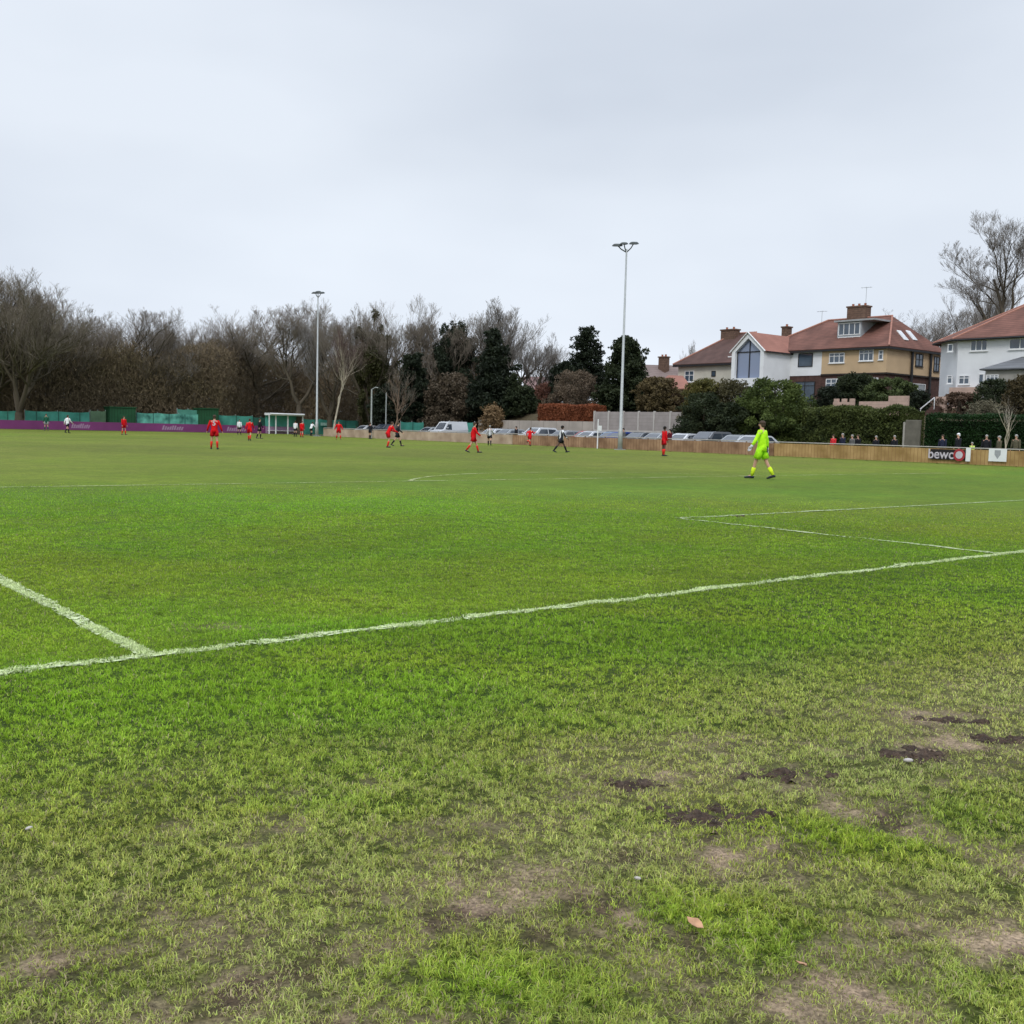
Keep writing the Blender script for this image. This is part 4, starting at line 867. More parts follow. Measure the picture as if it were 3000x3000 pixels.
# white house at the right
HB = empty('white_detached_house', (0, 0, 0), label='white rendered house with red roof and grey lean-to at the right edge', cat='house')
bx = 81.0
foot = [(bx, 22.0), (95, 22.0), (95, 40.6), (83.6, 40.6), (bx, 37.7)]
MB().prism(foot, 4.0, 9.75).build('white_wall', M['white'], HB)
ov = .5; V = [(bx - ov, 21.5, 9.75), (95.5, 21.5, 9.75), (95.5, 41.2, 9.75), (83.3, 41.2, 9.75), (bx - ov, 38.0, 9.75), (88, 28.0, 14.2), (88, 32.5, 14.2)]
roof_mesh(V, [(4, 0, 5, 6), (0, 1, 5), (1, 2, 6, 5), (2, 3, 6), (3, 4, 6)], 'roof', M['roofred'], HB)
mb = MB(); a = Vector(V[4]); b = Vector(V[3]); mb.tube([Vector(V[0]) - Vector((0, 0, .12)), a - Vector((0, 0, .12)), b - Vector((0, 0, .12)), Vector(V[2]) - Vector((0, 0, .12))], [.09] * 4, 6); mb.build('gutter', M['black'], HB)
mb = MB(); mb.tube([Vector(V[4]), Vector(V[6])], [.09, .09], 6); mb.tube([Vector(V[3]), Vector(V[6])], [.09, .09], 6); mb.build('ridge_tiles', M['ridge'], HB)
def pxwin(root, u0, v0, u1, v1, X, **k):
    a = PX(u0, v0, X); b = PX(u1, v1, X); return window(root, 'x', X, min(a[1], b[1]), max(a[1], b[1]), min(a[2], b[2]), max(a[2], b[2]), **k)
pxwin(HB, 2845, 997, 2893, 1027, bx, mull=(.33, .67)); pxwin(HB, 2958, 993, 3010, 1022, bx, mull=(.4,))
pxwin(HB, 2810, 1100, 2840, 1126, bx, mull=(.5,), trans=.7); pxwin(HB, 2868, 1095, 2882, 1124, bx, mull=()); pxwin(HB, 2776, 1100, 2790, 1124, bx, mull=(), trans=.7)
pxwin(HB, 2778, 1008, 2792, 1030, bx, mull=())
a = PX(2880, 1082, 77.6); b = PX(2990, 1045, bx)
V = [(77.2, a[1] + .1, a[2]), (77.2, 26, a[2]), (bx - .02, 26, b[2]), (bx - .02, a[1] - 1.4, b[2]), (bx - .02, a[1] + .1, a[2])]
roof_mesh(V, [(0, 1, 2, 3), (0, 3, 4)], 'lean_to_roof', M['slate'], HB, .1)
mb = MB(); mb.box(77.5, bx - .02, 26.2, a[1] - .25, 4.0, a[2] - .12); mb.build('lean_to_wall', mat('weathered render', (.30, .29, .26), .9, .15, 2), HB)
pxwin(HB, 2890, 1098, 2925, 1124, 77.5, mull=(.33, .67), trans=.75)
MB().box(bx - .5, bx - .01, 35.5, 38.0, 4.0, 5.75).build('plinth', M['pinkblock'], HB)

# distant roofs
def far_house(u0, u1, vr, ve, dep, label, rm, wm=None, chim=None, h=3.0, name='distant_house', hipin=0.0):
    a = PD(u0, ve, dep); b = PD(u1, ve, dep); r0_ = PD(u0 + (u1 - u0) * hipin, vr, dep + 3); r1_ = PD(u1 - (u1 - u0) * hipin, vr, dep + 3)
    root = empty(name, (0, 0, 0), label=label, cat='house'); fw = Vector((RM[2][0], RM[2][1], 0)).normalized() * 7; zt = (a[2] + b[2]) / 2; zr = (r0_[2] + r1_[2]) / 2
    A, B = Vector((a[0], a[1], zt)), Vector((b[0], b[1], zt)); C_, D_ = B + fw, A + fw; R0_, R1_ = Vector((r0_[0], r0_[1], zr)), Vector((r1_[0], r1_[1], zr))
    roof_mesh([A, B, C_, D_, R0_, R1_], [(0, 1, 5, 4), (2, 3, 4, 5), (1, 2, 5), (3, 0, 4)], 'roof', rm, root)
    ins = (B - A).normalized() * .4; f2 = Vector(fw).normalized() * .4; zl = float(terrain(a[0], a[1])) - .3
    P4 = [A + ins + f2, B - ins + f2, C_ - ins - f2, D_ + ins - f2]; V = [(p.x, p.y, zl) for p in P4] + [(p.x, p.y, zt - .05) for p in P4]
    mb = MB(); mb.add(V, [(3, 2, 1, 0), (4, 5, 6, 7), (0, 1, 5, 4), (1, 2, 6, 5), (2, 3, 7, 6), (3, 0, 4, 7)]); mb.build('wall', wm or M['brick'], root)
    if chim:
        u, v0, v1 = chim; c = PD(u, v1, dep + 2); t_ = PD(u, v0, dep + 2); chimney(root, c[0], c[1], c[2] - .8, t_[2] - .5, .75, 1.1, 2)
    return root
far_house(1885, 2030, 1070, 1112, DXX(1950, 90), 'long grey brown roof with one tall chimney behind the brown bushes', M['roofgrey'], chim=(1944, 1036, 1090))
far_house(1925, 2032, 1100, 1138, DXX(1980, 79.5), 'low building with a pink hipped roof left of the old cream house', M['roofnew'], M['darktimber'], hipin=.3)
far_house(1535, 1640, 1104, 1150, 140, 'mauve roofed house glimpsed between the conifers', mat('mauve roof', (.20, .13, .125), .85, .12, 1), M['brick'])

# ------------------------------------------------------------------ boards and fences round the pitch
def board_fence(name, X, Y0, Y1, label, panel, npost, post, h=.98, rail=True):
    root = empty(name, (X, (Y0 + Y1) / 2, 0), label=label, cat='fence'); L = Y1 - Y0; s = L / npost
    MB().box(-.012, .012, -L / 2, L / 2, .03, h - .08).build('panel', panel, root)
    if rail: MB().tube([(.045, -L / 2, h), (.045, L / 2, h)], [.035, .035], 8).build('rail', M['rail'], root)
    for k in range(npost + 1): MB().box(.013, .075, -L / 2 + k * s - .035, -L / 2 + k * s + .035, 0, h - .03).build('post', post, root)
    return root
board_fence('board_fence', 56.7, 14.0, 37.6, 'ochre yellow board fence along the right of the pitch', M['ochre'], 10, M['postbrown'])
board_fence('board_fence', 56.7, 37.65, 66.0, 'reddish tan board fence in front of the parked cars', M['tan'], 12, M['postbrown'])
board_fence('board_fence', 56.7, 66.05, 100.6, 'pale beige board fence at the far end of the car park', M['beige'], 12, M['rail'])
# advertising boards on the ochre fence
def board(u0, u1, vt, vb, X, label, mt, name='advert_board'):
    a = PX(u0, vt, X); b = PX(u1, vb, X); y0, y1 = min(a[1], b[1]), max(a[1], b[1]); z0 = max(.06, min(a[2], b[2])); z1 = max(a[2], b[2])
    root = empty(name, (X, (y0 + y1) / 2, 0), label=label, cat='sign'); MB().box(-.015, .015, y0 - root.location.y, y1 - root.location.y, z0, z1).build('board', mt, root); return root, y1 - y0, z0, z1
def text(body, size, mt, root, loc, name='lettering', rz=-90, sx=1, bold=0):
    cu = D.curves.new(name, 'FONT'); cu.body = body; cu.size = size; cu.align_x = 'CENTER'; cu.align_y = 'CENTER'; cu.extrude = .003; cu.offset = bold; cu.materials.append(mt)
    o = link(D.objects.new(name, cu), root); o.rotation_euler = (rad(90), 0, rad(rz)); o.location = loc; o.scale = (sx, 1, 1)
    dg = bpy.context.evaluated_depsgraph_get(); me = D.meshes.new_from_object(o.evaluated_get(dg)); q = link(D.objects.new(name + '_mesh', me), root)
    q.rotation_euler = o.rotation_euler; q.location = o.location; q.scale = o.scale; D.objects.remove(o); q.name = name
    if not me.materials: me.materials.append(mt)
    return q
r_, w, z0, z1 = board(2727, 2830, 1315, 1349, 56.6, 'long black advert board with pale lettering and a red roundel', M['bannerblack'])
text('bewc', .80, M['printwhite'], r_, (-.022, .45 * 1, (z0 + z1) / 2), sx=.95, bold=.01)
mb = MB(); mb.tube([(-.028, -w / 2 + .42, (z0 + z1) / 2), (-.016, -w / 2 + .42, (z0 + z1) / 2)], [.36, .36], 24); mb.build('red_disc', M['bannerred'], r_)
mb = MB(); mb.tube([(-.036, -w / 2 + .42, (z0 + z1) / 2), (-.029, -w / 2 + .42, (z0 + z1) / 2)], [.22, .22], 24); mb.build('white_disc', M['printwhite'], r_)
r_, w, z0, z1 = board(2831, 2842, 1312, 1352, 56.55, 'narrow upright white board next to the black advert board', M['plastic'])
r_, w, z0, z1 = board(2898, 2948, 1314, 1353, 56.6, 'square white advert board with a small grey crest', M['plastic'])
mb = MB(); zc = (z0 + z1) / 2 + .08; mb.add([(-.022, y, z) for y, z in ((-.17, zc + .2), (.17, zc + .2), (.17, zc - .06), (0, zc - .3), (-.17, zc - .06))] + [(-.016, y, z) for y, z in ((-.17, zc + .2), (.17, zc + .2), (.17, zc - .06), (0, zc - .3), (-.17, zc - .06))], [(0, 1, 2, 3, 4), (9, 8, 7, 6, 5)]); mb.build('crest', M['crest'], r_)
# purple boards along the far end
FY = 117.0
def fx(u, Y=FY, v=1250): return PY(u, v, Y)[0]
xa, xb = fx(-160), fx(838)
r_ = empty('purple_hoarding', ((xa + xb) / 2, FY, 0), label='long purple advertising hoarding along the far end of the pitch', cat='hoarding'); c0 = (xa + xb) / 2
MB().box(xa - c0, xb - c0, -.02, .02, .04, 1.0).build('board', M['purple'], r_)
mb = MB(); k = xa
while k < xb: mb.box(k - c0 - .04, k - c0 + .04, .025, .09, 0, 1.0); k += 3.0
mb.build('frame', M['rail'], r_)
for (ua, ub) in ((208, 262), (474, 536), (664, 720), (798, 832)):
    x0_, x1_ = fx(ua) - c0, fx(ub) - c0; mb = MB(); k = 9; w_ = (x1_ - x0_) / k
    for q in range(k):
        a = x0_ + q * w_; t_ = .78 if q in (0, 4, 5) else .62 + .05 * (q % 2); mb.add([(a + dx, yy, zz) for yy in (-.026, -.021) for dx, zz in ((0, .24), (w_ * .72, .24), (w_ * .72 + .16, t_), (.16, t_))], [(0, 1, 2, 3), (7, 6, 5, 4), (0, 3, 7, 4), (1, 5, 6, 2), (3, 2, 6, 7), (0, 4, 5, 1)])
    mb.build('lettering', M['lilac'], r_)
# green windbreak behind it
def green_run(u0, u1, vt, Y, label, mt=M['greenmesh'], name='green_windbreak', posts=True, cat='fence'):
    x0_, x1_ = fx(u0, Y), fx(u1, Y); zt = PY((u0 + u1) / 2, vt, Y)[2]; c = (x0_ + x1_) / 2
    root = empty(name, (c, Y, 0), label=label, cat=cat); L = x1_ - x0_; nn = max(2, int(L / 2.6)); V = []; 
    for k in range(nn * 4 + 1):
        x = -L / 2 + L * k / (nn * 4); sag = .09 * math.sin(math.pi * ((k % 4) / 4)); V += [(x, .05 * math.sin(k * 1.3), .0), (x, .05 * math.sin(k * 1.3 + .5), zt - sag)]
    mb = MB(); mb.add(V, [(2 * i, 2 * i + 2, 2 * i + 3, 2 * i + 1) for i in range(nn * 4)]); o = mb.build('netting', mt, root); s = o.modifiers.new('t', 'SOLIDIFY'); s.thickness = .02
    if posts:
        for k in range(nn + 1): MB().tube([(-L / 2 + L * k / nn, .12, 0), (-L / 2 + L * k / nn, .12, zt + .12)], [.04, .04], 6).build('post', M['galv'], root)
    return root
green_run(-150, 52, 1201, 120.5, 'teal green windbreak netting at the left edge behind the purple board')
green_run(74, 262, 1205, 120.5, 'teal green windbreak netting behind the white-shirted player at far left')
green_run(265, 310, 1203, 120.8, 'faded grey green windbreak panel beside the dark green hut', mat('faded green net', (.10, .17, .10), .85, .2, 1))
green_run(400, 585, 1211, 120.5, 'patchy turquoise windbreak netting between the two dark green huts', rows(mat('patchy turquoise net', (.03, .17, .14), .85, .5, .9, c2=(.12, .38, .30)), 0, .5, (.03, .12, .10), .06))
green_run(520, 583, 1199, 120.9, 'taller pale green windbreak left of the second dark green hut', mat('pale teal net', (.075, .25, .19), .85, .15, 1))
green_run(640, 740, 1217, 120.5, 'teal green windbreak netting right of the large red player')
green_run(740, 790, 1222, 120.5, 'dark teal windbreak netting left of the white dugout', mat('dark teal net', (.02, .09, .065), .85, .2, 1))  # darker teal than the neighbouring netting
green_run(880, 1050, 1229, 119.5, 'low teal green banner fence behind the thin floodlight pole')
green_run(1175, 1240, 1236, 93, 'short green fence left of the white van')
green_run(1318, 1392, 1236, 84.5, 'short green fence right of the white van')
def hut(u0, u1, vt, Y, label):
    x0_, x1_ = fx(u0, Y), fx(u1, Y); zt = PY((u0 + u1) / 2, vt, Y)[2]; r_ = empty('storage_hut', ((x0_ + x1_) / 2, Y, 0), label=label, cat='hut'); L = x1_ - x0_
    MB().box(-L / 2, L / 2, 0, 2.0, 0, zt - .1).build('wall', rows(mat('green sheet', (.014, .075, .03), .7, .2, 1), 0, 3, (.01, .05, .02), .2), r_); MB().box(-L / 2 - .1, L / 2 + .1, -.1, 2.1, zt - .098, zt).build('roof', M['greendark'], r_)
    MB().box(-.45, .45, -.04, -.003, .05, min(2.0, zt - .3)).build('door', M['greendark'], r_)
hut(322, 398, 1192, 120.0, 'dark green hut behind the far left red player'); hut(585, 640, 1196, 120.0, 'dark green hut behind the large red player')
# dugout
x0_, x1_ = fx(788, 115.6), fx(888, 115.6); zt = PY(840, 1211, 115.6)[2]; L = x1_ - x0_
r_ = empty('dugout', ((x0_ + x1_) / 2, 115.6, 0), label='white framed dugout shelter with teal clear sides on the far touchline', cat='dugout')
mb = MB(); mb.tube([(-L / 2, -.35, zt - .12), (L / 2, -.35, zt - .12)], [.09, .09], 8); mb.box(-L / 2, L / 2, -.3, 1.3, zt - .30, zt); mb.build('roof', M['plastic'], r_, smooth=False)
for xx in (-L / 2 + .05, -L / 2 + L * .2, -L / 2 + L * .55, L / 2 - .05): MB().box(xx - .06, xx + .06, -.02, .1, 0, zt - .1).build('post', M['plastic'], r_)
MB().box(-L / 2 + .1, L / 2 - .1, 1.2, 1.25, .95, zt - .12).build('back_panel', mat('teal clear sheet', (.09, .34, .29), .3, .25, .8), r_)
MB().box(-L / 2 + .1, L / 2 - .1, 1.1, 1.19, .05, .93).build('lower_panel', M['lilac'], r_); MB().box(-L / 2 + .3, L / 2 - .3, .7, 1.05, .38, .44).build('bench', M['plastic'], r_)

# floodlights
def floodlight(x, y, H, label, heads):
    root = empty('floodlight', (x, y, 0), label=label, cat='floodlight')
    MB().tube([(0, 0, 0), (0, 0, 1.6), (0, 0, 1.65), (0, 0, H - .3)], [.20, .17, .125, .065], 12).build('mast', M['galv'], root, smooth=True)
    MB().box(-.32, .32, -.32, .32, 0, .06).build('base_plate', M['galv'], root)
    rt = Vector((RM[0][0], RM[0][1], 0)).normalized(); fw = Vector((-rt.y, rt.x, 0))
    mb = MB()
    for (dx, dz, s, tilt) in heads: mb.tube([(0, 0, H - .55), tuple(rt * dx * .6 + Vector((0, 0, H - .3 + dz * .5))), tuple(rt * dx + Vector((0, 0, H + dz)))], [.05, .045, .04], 6)
    mb.build('bracket', M['lampdark'], root)
    for (dx, dz, s, tilt) in heads:
        c = rt * dx + Vector((0, 0, H + dz)); mb = MB(); f = (fw * -1 if tilt < 0 else Vector((-1, 0, 0)))
        a = rt * (s * .55); b = (Vector((-.9, -.25, 0))).normalized() * (s * .45) + Vector((0, 0, -.06)); u_ = Vector((0, 0, s * .17)); V = [c + a * i + b * j + u_ * k * (1 if k > 0 else .7) for k in (-1, 1) for j in (-1, 1) for i in (-1, 1)]
        V[4:] = [c + (v_ - c - u_) * .62 + u_ for v_ in V[4:]]
        mb.add(V, [(0, 2, 3, 1), (4, 5, 7, 6), (0, 1, 5, 4), (2, 6, 7, 3), (0, 4, 6, 2), (1, 3, 7, 5)]); h_ = mb.build('lamp_head', M['lampdark'], root, bev=.04)
        V = [c + a * i * .85 + b * j * .85 - u_ * .7 + Vector((0, 0, -.012 - q)) for q in (0, .01) for j in (-1, 1) for i in (-1, 1)]; mb = MB(); mb.add(V, [(0, 1, 3, 2), (4, 6, 7, 5)]); mb.build('lens', M['lampglass'], h_)
    return root
floodlight(55.4, 51.15, 15.7, 'tall grey floodlight mast with three lamp heads, nearest the tall evergreens', [(-.72, -.02, .62, 1), (-.22, .12, .5, -1), (.55, .16, .58, 1)])
floodlight(55.5, 100.0, 16.2, 'thinner farther floodlight mast with a flat lamp cluster, beside the birch', [(-.30, .0, .62, 1), (.0, .12, .5, -1), (.34, .02, .6, 1)])
def pole(u, vb, vt, X, r_, label, hook=True, name='pole', mt='galv'):
    g = PX(u, vb, X); H = PX(u, vt, X)[2]; root = empty(name, (g[0], g[1], 0), label=label, cat='pole')
    MB().tube([(0, 0, 0), (0, 0, H)], [r_, r_ * .75], 8).build('shaft', M[mt], root)
    if hook: MB().tube([(0, 0, H - .05), (.25, -.3, H + .2), (.45, -.55, H + .15)], [.04, .04, .05], 6).build('arm', M[mt], root)
    return root
pole(1087, 1285, 1140, 56.2, .10, 'grey pole with a short bent arm beside a player in black', True)
pole(1130, 1262, 1150, 62.0, .08, 'thin grey pole without an arm between the two close players', False)
r_ = pole(1750, 1312, 1228, 56.3, .055, 'thin white post standing against the tan fence left of the tall floodlight', False, 'post', 'plastic')
r_ = empty('notice_board', (57.0, PX(1757, 1250, 57.0)[1], 0), label='small white notice board on a leg beside the thin white post', cat='sign')
MB().box(-.02, .02, -.22, .22, PX(1757, 1262, 57)[2], PX(1757, 1247, 57)[2]).build('board', M['plastic'], r_); MB().tube([(.05, 0, 0), (.05, 0, 1.3)], [.03, .03], 6).build('leg', M['galv'], r_)
r_ = empty('info_banner', (0, 0, 0), label='small white banner hung on the green fence left of the white van', cat='banner'); a = PY(1178, 1247, 103.6); b = PY(1196, 1262, 103.6)
MB().box(a[0], b[0], 103.5, 103.6, b[2], a[2]).build('banner', M['plastic'], r_)
r_ = empty('flag_banner', (0, 0, 0), label='pale lettered strip on the green fence right of the thin floodlight', cat='banner'); a = PY(940, 1238, 119.2); b = PY(967, 1247, 119.2)
MB().box(a[0], b[0], 119.2, 119.25, b[2], a[2]).build('banner', mat('pale green print', (.35, .55, .48), .7, .2, 8), r_)

# ------------------------------------------------------------------ cars
CARM = {}
def paint(c):
    if c not in CARM: CARM[c] = mat('car paint', c, .28, .03, 2, coat=.6, spec=.5)
    return CARM[c]
def make_car(c, kind='hatch'):
    """nose towards -X, 4.2 m long; returns list of parts as (name, mesh builder, material, sub-parts)"""
    root = empty('parked_car' if kind != 'van' else 'parked_van', (0, 0, 0)); pm = paint(c)
    if kind == 'van':
        prof = [(-2.5, .35), (-2.55, .75), (-2.35, 1.0), (-1.75, 1.12), (-.95, 1.93), (-.6, 2.0), (2.45, 2.0), (2.55, 1.2), (2.55, .35)]; hw = .95; roof = 4; rz = (-1.72, 1.16, -1.02, 1.84); H = 2.0; wb = (-1.6, 1.6); wr = .33
        side = [(-1.45, 1.2), (-.98, 1.72), (-.35, 1.74), (-.35, 1.15)]; side2 = None
    elif kind == 'suv':
        prof = [(-2.15, .35), (-2.2, .7), (-2.05, .92), (-1.15, 1.05), (-.45, 1.62), (-.1, 1.68), (1.55, 1.66), (2.05, 1.1), (2.12, .7), (2.1, .35)]; hw = .92; rz = (-1.1, 1.09, -.52, 1.57); H = 1.68; wb = (-1.3, 1.3); wr = .36
        side = [(-.8, 1.1), (-.38, 1.52), (.45, 1.54), (.45, 1.08)]; side2 = [(.55, 1.08), (.55, 1.54), (1.45, 1.5), (1.75, 1.12)]
    else:
        prof = [(-2.05, .32), (-2.1, .6), (-1.98, .78), (-1.05, .93), (-.35, 1.38), (.0, 1.46), (1.25, 1.42), (1.9, .98), (2.05, .85), (2.05, .32)]; hw = .87; rz = (-1.0, .97, -.42, 1.33); H = 1.46; wb = (-1.28, 1.28); wr = .31
        side = [(-.72, .97), (-.28, 1.30), (.45, 1.35), (.45, .96)]; side2 = [(.54, .96), (.54, 1.35), (1.15, 1.33), (1.5, 1.0)]
    mb = MB(); V = []; n = len(prof)
    belt = max(z for x, z in prof) * .62
    def tw(z): return hw * (1 - .17 * max(0, (z - belt) / (H - belt)) ** 1.1) * (1 - .05 * (z < .45))
    for sx, q in ((-1, 1), (-1, .86), (1, .86), (1, 1)):
        for (x, z) in prof: V.append((x * (1.0 if q < 1 else .985), sx * tw(z) * q, z if q < 1 else (z - .035 if z > .5 else z + .02)))
    F = []
    for r0_ in range(3):
        for i in range(n):
            j = (i + 1) % n; F.append((r0_ * n + i, r0_ * n + j, (r0_ + 1) * n + j, (r0_ + 1) * n + i))
    F.append(tuple(range(n))); F.append(tuple(range(3 * n, 4 * n))[::-1]); mb.add(V, F)
    body = mb.build('body', pm, root, bev=.03)
    def pane(pts, name='window'):
        g = MB(); g.add(pts, [tuple(range(len(pts)))]); o = g.build(name, M['carglass'], root); s = o.modifiers.new('t', 'SOLIDIFY'); s.thickness = .012; s.offset = 0; return o
    x0_, z0_, x1_, z1_ = rz; nx_, nz_ = -(z1_ - z0_), (x1_ - x0_); L_ = math.hypot(nx_, nz_); ox, oz_ = nx_ / L_ * .012, nz_ / L_ * .012
    pane([(x0_ + ox, -tw(z0_) * .80, z0_ + oz_), (x0_ + ox, tw(z0_) * .80, z0_ + oz_), (x1_ + ox, tw(z1_) * .78, z1_ + oz_), (x1_ + ox, -tw(z1_) * .78, z1_ + oz_)], 'windscreen')
    for s in (-1, 1):
        for w in (side, side2):
            if w: pane([(x, s * (tw(z) * 1.0 + .004), z - .02) for x, z in w])
    if kind != 'van':
        a, b = (prof[6], prof[7]); t0, t1 = .12, .8; q0 = (a[0] + (b[0] - a[0]) * t0 + .015, a[1] + (b[1] - a[1]) * t0 + .012); q1 = (a[0] + (b[0] - a[0]) * t1 + .015, a[1] + (b[1] - a[1]) * t1 + .012)
        pane([(q0[0], -tw(q0[1]) * .78, q0[1]), (q0[0], tw(q0[1]) * .78, q0[1]), (q1[0], tw(q1[1]) * .8, q1[1]), (q1[0], -tw(q1[1]) * .8, q1[1])], 'rear_window')
    for wx in wb:
        for s in (-1, 1):
            w_ = MB().tube([(wx, s * (hw - .20), wr), (wx, s * (hw + .012), wr)], [wr, wr], 18).build('wheel', M['tyre'], root); MB().tube([(wx, s * (hw + .013), wr), (wx, s * (hw + .022), wr)], [wr * .62, wr * .6], 12).build('rim', M['rim'], w_)
    fz = .62 if kind == 'hatch' else .8; xf = prof[1][0]
    for s in (-1, 1):
        MB().box(xf + .0, xf + .2, s * hw * .75 - .17, s * hw * .75 + .17, fz - .05, fz + .1).build('headlight', M['lens'], root, bev=.03)
        MB().box(-.75 if kind == 'hatch' else -1.2, -.6 if kind == 'hatch' else -1.05, s * (hw + .02) - .09, s * (hw + .02) + .09, belt + .02, belt + .15).build('wing_mirror', pm, root, bev=.02)
        xr = prof[-1][0]; MB().box(xr - .1, xr + .02, s * hw * .78 - .12, s * hw * .78 + .12, .7, .9).build('tail_light', M['redlens'], root)
    MB().box(xf - .04, xf + .05, -.26, .26, .38, .49).build('number_plate', M['plastic'], root)
    return root
WHT = (.50, .52, .55); SIL = (.24, .26, .28); GRY = (.10, .11, .125); DKB = (.012, .018, .03); BLU = (.012, .04, .22); LBL = (.10, .17, .28); REDC = (.30, .012, .015)
protos = {}
cars = [(1052, WHT, 'hatch', 'white car farthest along the row, just left of the first bent pole'),
        (1105, DKB, 'suv', 'black car behind the two close players at the far end of the row'),
        (1245, SIL, 'hatch', 'silver car with its nose just left of the white van'),
        (1292, WHT, 'van', 'white van with a sloping windscreen at the far end of the car park'),
        (1420, WHT, 'hatch', 'small white car just right of the central red player'),
        (1474, SIL, 'hatch', 'silver car between two players in front of the dark bushes'),
        (1553, WHT, 'suv', 'tall white car behind the running red player'),
        (1625, SIL, 'hatch', 'silver car right behind the striding striped player'),
        (1675, REDC, 'hatch', 'red car showing only a corner right of the striding striped player'),
        (1708, WHT, 'hatch', 'white car right of the red car, left of the thin white post'),
        (1768, LBL, 'hatch', 'pale blue car at the thin white post'),
        (1800, BLU, 'hatch', 'deep blue car just left of the tall floodlight mast'),
        (1850, GRY, 'hatch', 'grey car directly behind the tall floodlight mast'),
        (1900, SIL, 'hatch', 'silver car left of the red player by the fence'),
        (1985, WHT, 'hatch', 'white car right of the red player by the fence'),
        (2055, GRY, 'suv', 'dark tall car with a silver roof line in front of the dark bushes'),
        (2130, SIL, 'hatch', 'silver car left of the goalkeeper in front of the bushes'),
        (2190, WHT, 'hatch', 'white car partly hidden by the goalkeeper, nearest in the row')]
for i, (u, c, kd, lb) in enumerate(cars):
    yy = PX(u, 1270, 61.0)[1]
    if (c, kd) not in protos: o = make_car(c, kd); protos[(c, kd)] = o
    else: o = copy_tree(protos[(c, kd)])
    o.scale = (.72 if kd == 'van' else 1, 1, 1 if kd == 'van' else .95); o.location = (62.0 + .25 * math.sin(i * 2.1) + (1.2 if c == REDC else 0), yy, .02); o.rotation_euler = (0, 0, .04 * math.sin(i * 3.3)); tag(o, lb, 'van' if kd == 'van' else 'car', 'cars parked nose-in behind the fence')

